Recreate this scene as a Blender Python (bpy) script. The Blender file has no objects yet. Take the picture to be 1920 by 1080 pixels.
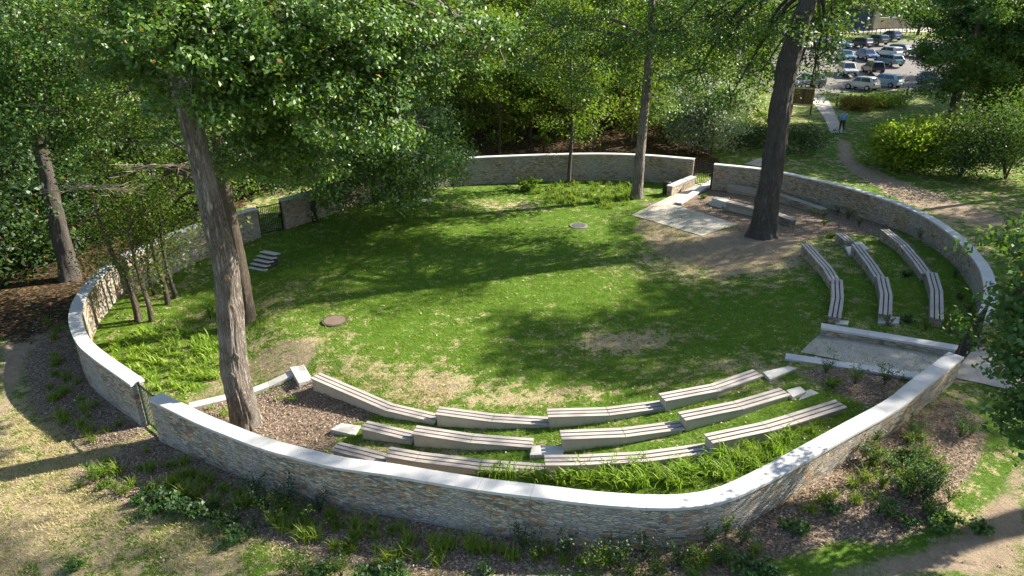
import bpy, bmesh, math, random
import numpy as np
from mathutils import Vector, Matrix
from mathutils.geometry import delaunay_2d_cdt
R = math.radians
random.seed(7)
sc = bpy.context.scene
COL = sc.collection
# ------------------------------------------------------------------ camera
PITCH, CAMH, F = 23.7, 12.0, 1280.0
cd = bpy.data.cameras.new('camera'); cam = bpy.data.objects.new('camera', cd); COL.objects.link(cam)
cd.lens = 24; cd.sensor_width = 36; cd.clip_end = 2000; cd.clip_start = .1
cam.location = (0, 0, CAMH); cam.rotation_euler = (R(90 - PITCH), 0, 0); sc.camera = cam
# ------------------------------------------------------------------ light
SAZ, SEL = math.atan2(0.33, 1.0), R(34)
world = bpy.data.worlds.new('World'); sc.world = world; world.use_nodes = True
wn = world.node_tree; sky = wn.nodes.new('ShaderNodeTexSky'); sky.sky_type = 'NISHITA'; sky.sun_disc = False
sky.sun_elevation = SEL; sky.sun_rotation = math.pi / 2 - SAZ
wn.links.new(sky.outputs[0], wn.nodes['Background'].inputs[0]); wn.nodes['Background'].inputs[1].default_value = .092
sl = bpy.data.lights.new('sun', 'SUN'); sl.energy = 5.0; sl.angle = R(.5); sl.color = (1, .93, .82)
so = bpy.data.objects.new('sun', sl); COL.objects.link(so)
sdir = Vector((math.cos(SEL) * math.cos(SAZ), math.cos(SEL) * math.sin(SAZ), math.sin(SEL)))
so.rotation_euler = sdir.to_track_quat('Z', 'Y').to_euler(); so.location = (40, 20, 40)
sc.view_settings.view_transform = 'Standard'; sc.view_settings.look = 'None'; sc.view_settings.gamma = 1
sc.view_settings.exposure = 1.7
sc.cycles.max_bounces = 6; sc.cycles.transparent_max_bounces = 4; sc.cycles.diffuse_bounces = 3

# ------------------------------------------------------------------ terrain and pixel helpers
TH = np.array([-40, 0, 30, 60, 90, 120, 150, 172, 200, 221, 240, 251, 267, 280, 300, 320.])
TR = np.array([1.0, .75, .35, 0, 0, 0, -.2, -.75, -.85, -.8, -.35, 0, .42, .72, 1.0, 1.0])
R0 = np.array([6, 7, 7, 8, 9, 9, 10.5, 11, 10.6, 9.5, 9, 8, 7, 7, 6, 6.])
R1 = np.array([13, 14, 14, 15, 15, 15, 13.2, 13.2, 13.2, 13, 13, 13, 13, 13, 13, 13.])
def sm(a, b, v):
    t = np.clip((v - a) / (b - a), 0, 1); return t * t * (3 - 2 * t)
def T(x, y):
    x = np.asarray(x, float); y = np.asarray(y, float)
    dx, dy = x - 1, y - 28
    th = np.degrees(np.arctan2(dy, dx)); th = np.where(th < -40, th + 360, th)
    r = np.hypot(dx, dy)
    z = np.interp(th, TH, TR, period=None) * sm(0, 1, (r - np.interp(th, TH, R0)) / (np.interp(th, TH, R1) - np.interp(th, TH, R0)))
    z = z * (1 - sm(45, 60, y)) + .06 * np.sin(x * .31 + 1) * np.sin(y * .27) * sm(4, 9, r) * (1 - sm(60, 80, y))
    z = z + .9 * sm(47, 62, y) + np.interp(y, [0, 92, 150, 230, 420], [0, 0, 5.8, 30, 45])
    return z
def Tz(x, y): return float(T(x, y))
sp, cp = math.sin(R(PITCH)), math.cos(R(PITCH))
def ray(px, py):
    a, b = (px - 960) / F, (540 - py) / F
    return np.array([a, cp + b * sp, -sp + b * cp])
def at(px, py, z):                       # world point on the level z
    d = ray(px, py); t = (z - CAMH) / d[2]; return np.array([d[0] * t, d[1] * t, z])
def dep(px, py, d):                      # world point at depth d
    return ray(px, py) * d + np.array([0, 0, CAMH])
def on(px, py):                          # world point on the terrain
    d = ray(px, py); t = 5.0
    while t < 400:
        p = d * t
        if CAMH + p[2] <= Tz(p[0], p[1]): break
        t += .25
    lo, hi = t - .25, t
    for _ in range(18):
        m = (lo + hi) / 2; p = d * m
        if CAMH + p[2] <= Tz(p[0], p[1]): hi = m
        else: lo = m
    p = d * hi; return np.array([p[0], p[1], Tz(p[0], p[1])])

# ------------------------------------------------------------------ scene-object helpers
def tag(o, label=None, cat=None, group=None, kind=None):
    if label: o['label'] = label
    if cat: o['category'] = cat
    if group: o['group'] = group
    if kind: o['kind'] = kind
    return o
def empty(name, loc, rz=0):
    o = bpy.data.objects.new(name, None); COL.objects.link(o); o.location = [float(v) for v in loc]; o.rotation_euler = (0, 0, rz)
    o.empty_display_size = .3; return o
def link(name, me, mat=None, parent=None, smooth=False):
    if mat is not None:
        me.materials.clear()
        for m in (mat if isinstance(mat, (list, tuple)) else [mat]): me.materials.append(m)
    if smooth: me.polygons.foreach_set('use_smooth', np.ones(len(me.polygons), bool))
    o = bpy.data.objects.new(name, me); COL.objects.link(o)
    if parent: o.parent = parent
    return o
def npmesh(name, V, Fa, mi=None, uv=None):
    """Fa: (n,k) array of faces"""
    me = bpy.data.meshes.new(name); V = np.asarray(V, np.float32); Fa = np.asarray(Fa, np.int32)
    n, k = Fa.shape
    me.vertices.add(len(V)); me.vertices.foreach_set('co', V.ravel())
    me.loops.add(n * k); me.loops.foreach_set('vertex_index', Fa.ravel())
    me.polygons.add(n); me.polygons.foreach_set('loop_start', np.arange(0, n * k, k, dtype=np.int32))
    if mi is not None: me.polygons.foreach_set('material_index', np.asarray(mi, np.int32))
    if uv is not None:
        l = me.uv_layers.new(name='UVMap'); l.data.foreach_set('uv', np.asarray(uv, np.float32).ravel())
    me.update(calc_edges=True); return me
class MB:
    def __init__(s): s.v = []; s.f = []
    def box(s, c, size, rz=0, rx=0, taper=1):
        M = Matrix.Rotation(rz, 3, 'Z') @ Matrix.Rotation(rx, 3, 'X'); b = len(s.v); c = Vector([float(q) for q in c])
        for z in (-1, 1):
            k = taper if z > 0 else 1
            for x, y in ((-1, -1), (1, -1), (1, 1), (-1, 1)):
                s.v.append(c + M @ Vector((x * size[0] / 2 * k, y * size[1] / 2 * k, z * size[2] / 2)))
        for q in ((0, 3, 2, 1), (4, 5, 6, 7), (0, 1, 5, 4), (1, 2, 6, 5), (2, 3, 7, 6), (3, 0, 4, 7)): s.f.append([b + i for i in q])
        return s
    def quadbox(s, P, z0, z1):           # polygon footprint P (ccw), vertical sides
        b = len(s.v); n = len(P)
        for z in (z0, z1):
            for p in P: s.v.append(Vector((float(p[0]), float(p[1]), float(z))))
        s.f.append([b + i for i in range(n)][::-1]); s.f.append([b + n + i for i in range(n)])
        for i in range(n): j = (i + 1) % n; s.f.append([b + i, b + j, b + n + j, b + n + i])
        return s
    def tube(s, pts, rad, k=8, cap=True):
        pts = [Vector([float(c) for c in p]) for p in pts]; rings = []
        up = None
        for i, p in enumerate(pts):
            d = (pts[min(i + 1, len(pts) - 1)] - pts[max(i - 1, 0)]).normalized()
            if up is None:
                up = Vector((0, 0, 1)) if abs(d.z) < .9 else Vector((1, 0, 0))
            a = d.cross(up).normalized(); c = a.cross(d); up = c
            r = rad[i] if hasattr(rad, '__len__') else rad
            rings.append([len(s.v) + j for j in range(k)])
            for j in range(k):
                t = 2 * math.pi * j / k; s.v.append(p + a * (r * math.cos(t)) + c * (r * math.sin(t)))
        for A, B in zip(rings, rings[1:]):
            for j in range(k): s.f.append([A[j], A[(j + 1) % k], B[(j + 1) % k], B[j]])
        if cap: s.f.append(rings[0][::-1]); s.f.append(rings[-1])
        return s
    def mesh(s, name='mesh'):
        me = bpy.data.meshes.new(name); me.from_pydata([tuple(v) for v in s.v], [], s.f); me.update(); return me
    def build(s, name, mat, parent=None, bevel=0, smooth=False):
        o = link(name, s.mesh(name), mat, parent, smooth)
        if bevel:
            m = o.modifiers.new('bevel', 'BEVEL'); m.width = bevel; m.segments = 2; m.limit_method = 'ANGLE'
        return o
def copy_tree(o, parent=None):
    c = o.copy(); COL.objects.link(c); c.parent = parent
    for ch in list(o.children): copy_tree(ch, c)
    return c
def catmull(P, step=.25):
    P = np.asarray(P, float); Q = np.vstack([2 * P[0] - P[1], P, 2 * P[-1] - P[-2]]); out = []
    for i in range(1, len(Q) - 2):
        n = max(2, int(np.linalg.norm(Q[i + 1] - Q[i]) / step))
        for t in np.arange(n) / n:
            a, b, c, d = Q[i - 1], Q[i], Q[i + 1], Q[i + 2]
            out.append(.5 * (2 * b + (c - a) * t + (2 * a - 5 * b + 4 * c - d) * t * t + (3 * b - a - 3 * c + d) * t ** 3))
    out.append(P[-1]); return np.array(out)
def normals2(P):
    d = np.gradient(P[:, :2], axis=0); d /= np.linalg.norm(d, axis=1)[:, None] + 1e-9
    return np.stack([-d[:, 1], d[:, 0]], 1)
_hr = np.random.RandomState(5).rand(256, 256)
def vnoise(x, y):
    xi, yi = np.floor(x).astype(int), np.floor(y).astype(int); fx, fy = x - xi, y - yi
    fx = fx * fx * (3 - 2 * fx); fy = fy * fy * (3 - 2 * fy)
    g = lambda a, b: _hr[a % 256, b % 256]
    return (g(xi, yi) * (1 - fx) + g(xi + 1, yi) * fx) * (1 - fy) + (g(xi, yi + 1) * (1 - fx) + g(xi + 1, yi + 1) * fx) * fy
def inpoly(X, Y, P):
    P = np.asarray(P)[:, :2]; ins = np.zeros(X.shape, bool); j = len(P) - 1
    for i in range(len(P)):
        xi, yi = P[i]; xj, yj = P[j]
        c = ((yi > Y) != (yj > Y)) & (X < (xj - xi) * (Y - yi) / (yj - yi + 1e-12) + xi)
        ins ^= c; j = i
    return ins
def sdist(X, Y, P):                       # + inside, - outside, metres
    P = np.asarray(P)[:, :2]; D = np.full(X.shape, 1e9)
    for i in range(len(P)):
        a, b = P[i], P[(i + 1) % len(P)]; e = b - a; L = e @ e + 1e-12
        t = np.clip(((X - a[0]) * e[0] + (Y - a[1]) * e[1]) / L, 0, 1)
        D = np.minimum(D, np.hypot(X - a[0] - t * e[0], Y - a[1] - t * e[1]))
    return np.where(inpoly(X, Y, P), D, -D)

# ------------------------------------------------------------------ materials
class NT:
    def __init__(s, name):
        s.m = bpy.data.materials.new(name); s.m.use_nodes = True; s.t = s.m.node_tree; s.t.nodes.clear()
        s.out = s.n('OutputMaterial')
    def n(s, typ, ins=None, **kw):
        nd = s.t.nodes.new('ShaderNode' + typ)
        for k, v in kw.items(): setattr(nd, k, v)
        for k, v in (ins or {}).items():
            tgt = nd.inputs[k]
            if isinstance(v, bpy.types.NodeSocket): s.t.links.new(v, tgt)
            else: tgt.default_value = v
        return nd
    def noise(s, scale, detail=4, vec=None, rough=.6, out=0, dist=0):
        i = {'Scale': scale, 'Detail': detail, 'Roughness': rough, 'Distortion': dist}
        if vec is not None: i['Vector'] = vec
        return s.n('TexNoise', i).outputs[out]
    def ramp(s, fac, stops, interp='LINEAR'):
        nd = s.n('ValToRGB', {'Fac': fac}); cr = nd.color_ramp; cr.interpolation = interp
        while len(cr.elements) > 1: cr.elements.remove(cr.elements[-1])
        cr.elements[0].position = stops[0][0]; cr.elements[0].color = c4(stops[0][1])
        for p, c in stops[1:]: e = cr.elements.new(p); e.color = c4(c)
        return nd.outputs[0]
    def mix(s, fac, a, b, mode='MIX'):
        nd = s.n('Mix', data_type='RGBA', blend_type=mode)
        for k, v in ((0, fac), (6, a), (7, b)):
            if isinstance(v, bpy.types.NodeSocket): s.t.links.new(v, nd.inputs[k])
            else: nd.inputs[k].default_value = v if k == 0 else c4(v)
        return nd.outputs[2]
    def math(s, op, a, b=0, c=None, clamp=False):
        nd = s.n('Math', operation=op, use_clamp=clamp)
        for k, v in enumerate((a, b, c)):
            if v is None: continue
            if isinstance(v, bpy.types.NodeSocket): s.t.links.new(v, nd.inputs[k])
            else: nd.inputs[k].default_value = v
        return nd.outputs[0]
    def mapr(s, v, a, b, c=0, d=1):
        return s.n('MapRange', {'Value': v, 'From Min': a, 'From Max': b, 'To Min': c, 'To Max': d}).outputs[0]
    def done(s, col, rough=.85, bump=None, bd=.02, bs=1, metal=0, spec=.3):
        i = {'Base Color': col if isinstance(col, bpy.types.NodeSocket) else c4(col), 'Roughness': rough, 'Metallic': metal, 'Specular IOR Level': spec}
        if bump is not None: i['Normal'] = s.n('Bump', {'Height': bump, 'Distance': bd, 'Strength': bs}).outputs[0]
        b = s.n('BsdfPrincipled', i); s.t.links.new(b.outputs[0], s.out.inputs[0]); return s.m
def c4(c): return (c, c, c, 1) if isinstance(c, (int, float)) else (tuple(c) + (1,) if len(c) == 3 else tuple(c))

def m_plain(name, col, rough=.6, metal=0, var=.25, scale=8, spec=.4):
    t = NT(name); n = t.noise(scale, 5, t.n('TexCoord').outputs['Object'])
    c = t.mix(n, tuple(v * (1 - var) for v in col), tuple(min(1, v * (1 + var)) for v in col)); return t.done(c, rough, n, .004, .5, metal, spec)
def m_leaf(name, c0, c1, c2, gloss=.25, trans=.4, scale=.35):
    t = NT(name); g = t.n('NewGeometry'); pos = g.outputs['Position']
    big = t.noise(scale, 3, pos); r = g.outputs['Random Per Island']
    v = t.math('ADD', t.math('MULTIPLY', r, .55), t.math('MULTIPLY', big, .5))
    col = t.ramp(v, [(.15, c0), (.55, c1), (.9, c2)])
    dry = t.math('GREATER_THAN', t.math('FRACT', t.math('MULTIPLY', r, 37.7)), .985)
    col = t.mix(dry, col, (.22, .12, .03))
    tc = t.mix(.45, col, (.3, .5, .03))
    d = t.n('BsdfDiffuse', {'Color': col}); tr = t.n('BsdfTranslucent', {'Color': tc})
    gl = t.n('BsdfGlossy', {'Color': (1, 1, 1, 1), 'Roughness': .5})
    m1 = t.n('MixShader', {0: trans, 1: d.outputs[0], 2: tr.outputs[0]})
    m2 = t.n('MixShader', {0: gloss * .035, 1: m1.outputs[0], 2: gl.outputs[0]})
    t.t.links.new(m2.outputs[0], t.out.inputs[0]); return t.m
M = {}
M['oak'] = m_leaf('oak_leaves', (.016, .048, .009), (.06, .135, .018), (.17, .28, .045), 1.1, .28)
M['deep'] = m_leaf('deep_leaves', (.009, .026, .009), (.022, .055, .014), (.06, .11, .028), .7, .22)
M['lime'] = m_leaf('lime_leaves', (.03, .075, .01), (.08, .15, .018), (.18, .27, .035), .35, .45)
M['olive'] = m_leaf('olive_leaves', (.022, .045, .009), (.06, .1, .014), (.15, .19, .025), .4, .42)
M['silver'] = m_leaf('silver_leaves', (.14, .18, .11), (.26, .31, .2), (.42, .47, .36), .6, .3)
M['hazel'] = m_leaf('hazel_leaves', (.025, .06, .016), (.055, .12, .03), (.11, .19, .05), .6, .3)
M['blade'] = m_leaf('lily_blades', (.1, .19, .014), (.19, .31, .025), (.33, .42, .06), .4, .4, .8)
M['sedge'] = m_leaf('sedge_blades', (.07, .11, .012), (.14, .2, .02), (.27, .32, .04), .3, .35, .8)
M['understorey'] = m_leaf('understorey_leaves', (.03, .055, .009), (.085, .125, .014), (.19, .23, .025), .3, .5)
M['limey'] = m_leaf('bright_lime_leaves', (.08, .14, .01), (.2, .29, .02), (.36, .42, .05), .3, .45)
M['rust'] = m_leaf('rust_stalks', (.12, .07, .02), (.2, .11, .03), (.3, .17, .05), .2, .3, .8)

def bark(name, a, b, c):
    t = NT(name); g = t.n('TexCoord').outputs['Object']
    v = t.n('Mapping', {'Vector': g, 'Scale': (1, 1, .12)}).outputs[0]
    n = t.noise(11, 6, v, .75, dist=.8); n2 = t.noise(1.1, 4, g); n3 = t.noise(30, 3, v)
    rdg = t.math('ABSOLUTE', t.math('SUBTRACT', n, .5)); rdg = t.mapr(rdg, 0, .14)
    col = t.mix(rdg, a, b); col = t.mix(t.mapr(n2, .45, .75, 0, .7), col, c); col = t.mix(t.mapr(n3, .3, .7, 0, .35), col, a)
    return t.done(col, .9, t.math('ADD', rdg, t.math('MULTIPLY', n3, .4)), .035, 1)
M['bark'] = bark('grey_bark', (.07, .052, .04), (.5, .43, .355), (.42, .38, .33))
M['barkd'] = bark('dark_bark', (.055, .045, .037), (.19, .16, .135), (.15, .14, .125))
M['barkm'] = bark('brown_bark', (.06, .045, .032), (.19, .15, .11), (.13, .11, .08))
M['twig'] = m_plain('pale_twigs', (.27, .22, .15), .8)
M['wound'] = m_plain('orange_wood_scar', (.2, .13, .075), .95, var=.7, scale=20)

def m_rubble(name, warm=1.):
    t = NT(name); uv = t.n('UVMap').outputs[0]
    wob = t.n('TexNoise', {'Vector': uv, 'Scale': 2.5, 'Detail': 3}).outputs['Color']
    wv = t.n('VectorMath', {0: wob, 1: (.5, .5, .5)}, operation='SUBTRACT').outputs[0]
    wv = t.n('VectorMath', {0: wv, 'Scale': .2}, operation='SCALE').outputs[0]
    v = t.n('VectorMath', {0: uv, 1: wv}, operation='ADD').outputs[0]
    v = t.n('Mapping', {'Vector': v, 'Scale': (5.5, 19, 1)}).outputs[0]
    V = t.n('TexVoronoi', {'Vector': v, 'Scale': 1, 'Randomness': .9}, voronoi_dimensions='2D')
    E = t.n('TexVoronoi', {'Vector': v, 'Scale': 1, 'Randomness': .9}, voronoi_dimensions='2D', feature='DISTANCE_TO_EDGE')
    rc = t.n('SeparateColor', {0: V.outputs['Color']})
    stone = t.ramp(rc.outputs[0], [(0, (.16, .14, .11)), (.14, (.5, .43, .32)), (.3, (.33, .29, .24)), (.42, (.58, .46, .29)), (.56, (.4, .36, .3)), (.68, (.5, .3, .11)), (.79, (.24, .17, .11)), (.86, (.45, .19, .05)), (.93, (.66, .58, .45))], 'CONSTANT')
    big = t.noise(.5, 3, uv); stone = t.mix(t.mapr(big, .46, .64, 0, .65), stone, (.47, .45, .41))
    fine = t.noise(28, 5, uv, .7); stone = t.mix(t.mapr(fine, .3, .7, 0, .5), stone, (.16, .14, .12))
    
    mort = t.mapr(E.outputs['Distance'], .02, .12)
    mc = t.mix(fine, (.24, .21, .17), (.46, .42, .35))
    col = t.mix(mort, mc, stone)
    h = t.math('ADD', t.math('MULTIPLY', mort, t.math('ADD', .5, t.math('MULTIPLY', rc.outputs[2], .8))), t.math('MULTIPLY', fine, .5))
    return t.done(col, .9, h, .035, 1)
M['rubble'] = m_rubble('rubble_stone')
def m_conc(name, a, b, spot=.25):
    t = NT(name); g = t.n('NewGeometry').outputs['Position']
    n = t.noise(1.3, 6, g, .7); n2 = t.noise(22, 5, g, .75); n3 = t.noise(5, 4, g)
    col = t.mix(t.mapr(n, .3, .7), a, b); col = t.mix(t.mapr(n2, .5, .8, 0, spot), col, (.13, .12, .1)); col = t.mix(t.mapr(n3, .58, .75, 0, spot), col, (.2, .2, .15))
    return t.done(col, .8, n2, .004, .6)
M['coping'] = m_conc('pale_coping_stone', (.4, .395, .38), (.5, .49, .465))
M['slab'] = m_conc('pale_slab', (.4, .385, .35), (.5, .475, .43))
M['cream'] = m_conc('cream_render', (.38, .34, .26), (.5, .44, .34), .35)
M['pave'] = None
def m_wood(name):
    t = NT(name); uv = t.n('UVMap').outputs[0]; v = t.n('Mapping', {'Vector': uv, 'Scale': (1.2, 22, 1)}).outputs[0]
    n = t.noise(2.2, 6, v, .7); n2 = t.noise(.9, 3, t.n('NewGeometry').outputs['Position']); r = t.n('NewGeometry').outputs['Random Per Island']
    col = t.mix(t.mapr(n, .3, .7), (.15, .135, .12), (.4, .365, .32)); col = t.mix(t.mapr(n2, .35, .7, 0, .6), col, (.5, .43, .36)); col = t.mix(t.math('MULTIPLY', r, .3), col, (.33, .3, .28))  # grain and board tone, plus broad blotches painted for shade striping the seats
    return t.done(col, .75, n, .004, .7)
M['plank'] = m_wood('weathered_planks')
M['dark'] = m_plain('dark_gap_shade', (.02, .018, .016), .9)
M['iron'] = m_plain('black_iron', (.012, .012, .013), .45, .2)
M['green_iron'] = m_plain('dark_green_iron', (.012, .035, .02), .4, .1)
M['glass'] = m_plain('car_glass', (.02, .03, .04), .08, 0, .1, spec=.8)
M['tyre'] = m_plain('tyre_rubber', (.015, .015, .016), .8)
M['rim'] = m_plain('alloy_rim', (.4, .4, .42), .3, .8)
M['lampg'] = m_plain('headlight_glass', (.6, .62, .65), .15)
M['lampr'] = m_plain('tail_light_red', (.35, .015, .012), .2)
M['plate'] = m_plain('number_plate', (.6, .6, .58), .4)
M['board'] = m_plain('brown_board', (.16, .095, .035), .8, var=.35)
M['batten'] = m_plain('cream_batten', (.6, .5, .33), .8)

def m_ground():
    t = NT('park_ground'); g = t.n('NewGeometry').outputs['Position']
    A = t.n('Attribute', attribute_name='masks').outputs['Color']; S = t.n('SeparateColor', {0: A})
    A2 = t.n('Attribute', attribute_name='masks2').outputs['Color']; S2 = t.n('SeparateColor', {0: A2})
    n1 = t.noise(.55, 3, g); n2 = t.noise(2.2, 6, g, .7); n3 = t.noise(9, 6, g, .75); n4 = t.noise(45, 4, g, .7); n5 = t.noise(.9, 4, g)
    # lawn
    grass = t.mix(t.mapr(n2, .3, .7), (.075, .155, .012), (.18, .29, .03)); grass = t.mix(t.mapr(n4, .35, .7), grass, (.03, .07, .01)); grass = t.mix(t.mapr(n3, .5, .72, 0, .7), grass, (.17, .26, .045))
    straw = t.mix(t.mapr(n3, .3, .7), (.42, .33, .18), (.2, .16, .08)); straw = t.mix(t.mapr(n4, .45, .65), straw, (.55, .46, .28))
    dirt = t.mix(t.mapr(n2, .35, .7), (.4, .31, .21), (.27, .2, .135)); dirt = t.mix(t.mapr(n4, .45, .7, 0, .7), dirt, (.13, .095, .065)); dirt = t.mix(t.mapr(n3, .55, .7, 0, .6), dirt, (.45, .36, .25))
    dr = t.math('ADD', t.math('ADD', S.outputs[2], t.math('MULTIPLY', t.math('SUBTRACT', n1, .5), .9)), t.math('ADD', t.math('MULTIPLY', t.math('SUBTRACT', n2, .5), 2.0), t.math('MULTIPLY', t.math('SUBTRACT', n3, .5), 1.8)))
    col = t.mix(t.mapr(dr, .44, .58), grass, straw)
    col = t.mix(t.mapr(dr, .84, .93), col, dirt)
    # mulch of wood chips
    vv = t.n('TexVoronoi', {'Vector': t.n('Mapping', {'Vector': g, 'Scale': (1, 1, .4)}).outputs[0], 'Scale': 24, 'Randomness': 1})
    vr = t.n('SeparateColor', {0: vv.outputs['Color']}).outputs[0]
    mul = t.ramp(vr, [(0, (.13, .08, .055)), (.25, (.25, .18, .125)), (.5, (.33, .25, .175)), (.7, (.17, .125, .085)), (.86, (.44, .36, .27)), (.97, (.56, .48, .38))], 'CONSTANT')
    mul = t.mix(t.mapr(n4, .35, .65, 0, .6), mul, (.12, .088, .068)); mul = t.mix(t.mapr(n5, .5, .75, 0, .45), mul, (.2, .15, .09))
    def edge(ch, amp=.9):
        s = t.math('SUBTRACT', ch, .5); s = t.math('MULTIPLY', s, 3.)      # metres
        s = t.math('ADD', s, t.math('MULTIPLY', t.math('SUBTRACT', n5, .5), amp)); s = t.math('ADD', s, t.math('MULTIPLY', t.math('SUBTRACT', n3, .5), amp * .9))
        return t.mapr(s, -.1, .15)
    col = t.mix(edge(S.outputs[0]), col, mul)
    col = t.mix(edge(S.outputs[1], .8), col, dirt)
    # leaf litter of the wood
    lv = t.n('TexVoronoi', {'Vector': g, 'Scale': 9, 'Randomness': 1}); lr = t.n('SeparateColor', {0: lv.outputs['Color']}).outputs[0]
    lit = t.ramp(lr, [(0, (.035, .025, .015)), (.35, (.08, .05, .028)), (.6, (.045, .05, .018)), (.75, (.16, .085, .04)), (.92, (.26, .15, .08))], 'CONSTANT'); lit = t.mix(t.mapr(n3, .4, .65, 0, .6), lit, (.035, .028, .018))
    col = t.mix(edge(S2.outputs[0], 2.), col, lit)
    h = t.math('ADD', t.math('MULTIPLY', n4, .7), t.math('ADD', n3, t.math('MULTIPLY', vr, .3)))
    return t.done(col, .95, h, .05, 1, spec=.1)
def m_gravel(name, a, b, c):
    t = NT(name); g = t.n('NewGeometry').outputs['Position']; n = t.noise(1.2, 6, g, .7); n4 = t.noise(50, 3, g, .7); n3 = t.noise(7, 5, g, .7)
    col = t.mix(t.mapr(n, .3, .7), a, b); col = t.mix(t.mapr(n4, .5, .7, 0, .5), col, c); col = t.mix(t.mapr(n3, .56, .72, 0, .5), col, c)
    return t.done(col, .95, n4, .02, 1, spec=.1)
M['pave'] = m_gravel('stabilised_sand_paving', (.36, .33, .285), (.5, .46, .39), (.2, .18, .15))
M['tarmac'] = m_gravel('car_park_surface', (.155, .145, .13), (.21, .19, .17), (.1, .09, .085))
M['dirtp'] = m_gravel('worn_dirt', (.3, .225, .15), (.4, .31, .21), (.16, .12, .08))

# ------------------------------------------------------------------ wall lines (centre of coping: pixel, pixel, level of coping top)
WA1 = [(257, 716, .8), (230, 697, .8), (187, 667, .8), (157, 640, .8), (142, 607, .8), (142, 580, .8), (153, 553, .8), (173, 527, .8), (197, 503, .8), (215, 491, .8)]
WA2 = [(230, 479, 1.1), (253, 470, 1.1), (267, 464, 1.1), (317, 441, 1.15), (380, 418, 1.2), (453, 396, 1.3), (479, 390, 1.3)]
WB = [(526, 374, 1.5), (567, 363, 1.5), (640, 341, 1.6), (670, 333, 1.65), (760, 310, 1.8), (857, 297, 1.8), (973, 291, 1.8), (1113, 287.5, 1.8), (1207, 290, 1.8), (1280, 295.5, 1.8), (1302, 297.5, 1.8)]
WC = [(1340, 307, 1.8), (1420, 315, 1.8), (1463, 322, 1.8), (1547, 340, 1.8), (1613, 357, 1.8), (1697, 385, 1.82), (1753, 413, 1.84), (1800, 447, 1.86), (1833, 483, 1.88), (1850, 510, 1.9), (1858, 547, 1.9), (1853, 577, 1.9), (1844, 602, 1.9)]
WD = [(1793, 665, 1.9), (1721, 720, 1.9), (1673, 758, 1.88), (1577, 811, 1.86), (1480, 865, 1.84), (1403, 905, 1.82), (1347, 928, 1.8), (1280, 939, 1.8), (1207, 939, 1.8), (1107, 932, 1.78), (1007, 920, 1.72), (907, 908, 1.62), (807, 892, 1.5), (723, 878, 1.4), (640, 867, 1.3), (567, 850, 1.18), (500, 832, 1.07), (433, 807, .95), (383, 787, .88), (333, 763, .84), (290, 742, .82)]
CW = {k: catmull([at(*p) for p in v]) for k, v in dict(A1=WA1, A2=WA2, B=WB, C=WC, D=WD).items()}
ENC = np.vstack([CW['A1'], CW['A2'], CW['B'], CW['C'], CW['D']])[:, :2]         # closed outline of the enclosure

# ------------------------------------------------------------------ ground
def axis(lo, f0, f1, hi, st, g=1.12):
    a = list(np.arange(f0, f1 + st / 2, st)); s = st
    while a[-1] < hi: s *= g; a.append(a[-1] + s)
    s = st; b = []; v = f0
    while v > lo: s *= g; v -= s; b.append(v)
    return np.array(b[::-1] + a)
GX = axis(-260, -25, 25, 300, .2); GY = axis(-30, 5, 50, 430, .2)
X, Y = np.meshgrid(GX, GY); Z = T(X, Y) + .02 * (vnoise(X * 1.3, Y * 1.3) - .5) + .012 * (vnoise(X * 5, Y * 5) - .5)
W_, H_ = len(GX), len(GY); idx = np.arange(W_ * H_).reshape(H_, W_)
Q = np.stack([idx[:-1, :-1], idx[:-1, 1:], idx[1:, 1:], idx[1:, :-1]], -1).reshape(-1, 4)
gm = npmesh('ground', np.stack([X, Y, Z], -1).reshape(-1, 3), Q)
def PX(*pts): return np.array([on(*p)[:2] for p in pts])
def wall_off(key, d): c = CW[key]; return c[:, :2] + normals2(c) * d
D_off = lambda d: CW['D'][:, :2] + normals2(CW['D']) * d
MULCH = [
    PX((66, 600), (40, 680), (60, 770), (160, 850), (270, 815), (262, 790), (200, 740), (160, 690), (140, 640), (120, 600)),
    PX((290, 810), (130, 895), (235, 950), (400, 962), (480, 1000), (600, 1058), (740, 1079), (1300, 1079), (1400, 1075), (1560, 1015), (1690, 1025), (1760, 960), (1830, 880), (1850, 800), (1800, 750), (1620, 800), (1400, 950), (1000, 950), (600, 880), (420, 830)),
    PX((350, 765), (560, 705), (600, 712), (730, 775), (640, 800), (630, 830), (700, 868), (560, 845), (420, 800)),
    PX((1490, 700), (1560, 685), (1725, 705), (1640, 770), (1560, 735)),
    PX((1190, 385), (1260, 372), (1330, 340), (1450, 335), (1560, 380), (1640, 400), (1700, 450), (1760, 520), (1640, 440), (1560, 440), (1500, 455), (1430, 480), (1300, 455), (1380, 425), (1270, 386)),
]
DIRT = [
    PX((0, 655), (0, 900), (20, 760), (60, 660), (120, 590), (160, 545), (230, 470), (150, 520), (40, 590)),
    PX((1919, 860), (1800, 1000), (1560, 1079), (1919, 1079)),
    PX((1575, 262), (1592, 262), (1600, 300), (1680, 335), (1919, 420), (1919, 450), (1700, 380), (1590, 320), (1570, 290)),
    PX((1190, 395), (1400, 430), (1530, 440), (1500, 500), (1350, 520), (1200, 480), (1160, 430)),
    PX((520, 640), (600, 640), (580, 690), (470, 720), (350, 760), (420, 700)),
]
cl = lambda d: np.clip(d / 3 + .5, 0, 1)
mm = np.zeros(X.shape); dm = np.zeros(X.shape)
for P in MULCH: mm = np.maximum(mm, cl(sdist(X, Y, P)))
for k, P in enumerate(DIRT): dm = np.maximum(dm, cl(sdist(X, Y, P)) * (.66 if k == 3 else 1))
enc = sdist(X, Y, ENC)
dry = np.full(X.shape, .2)
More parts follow.
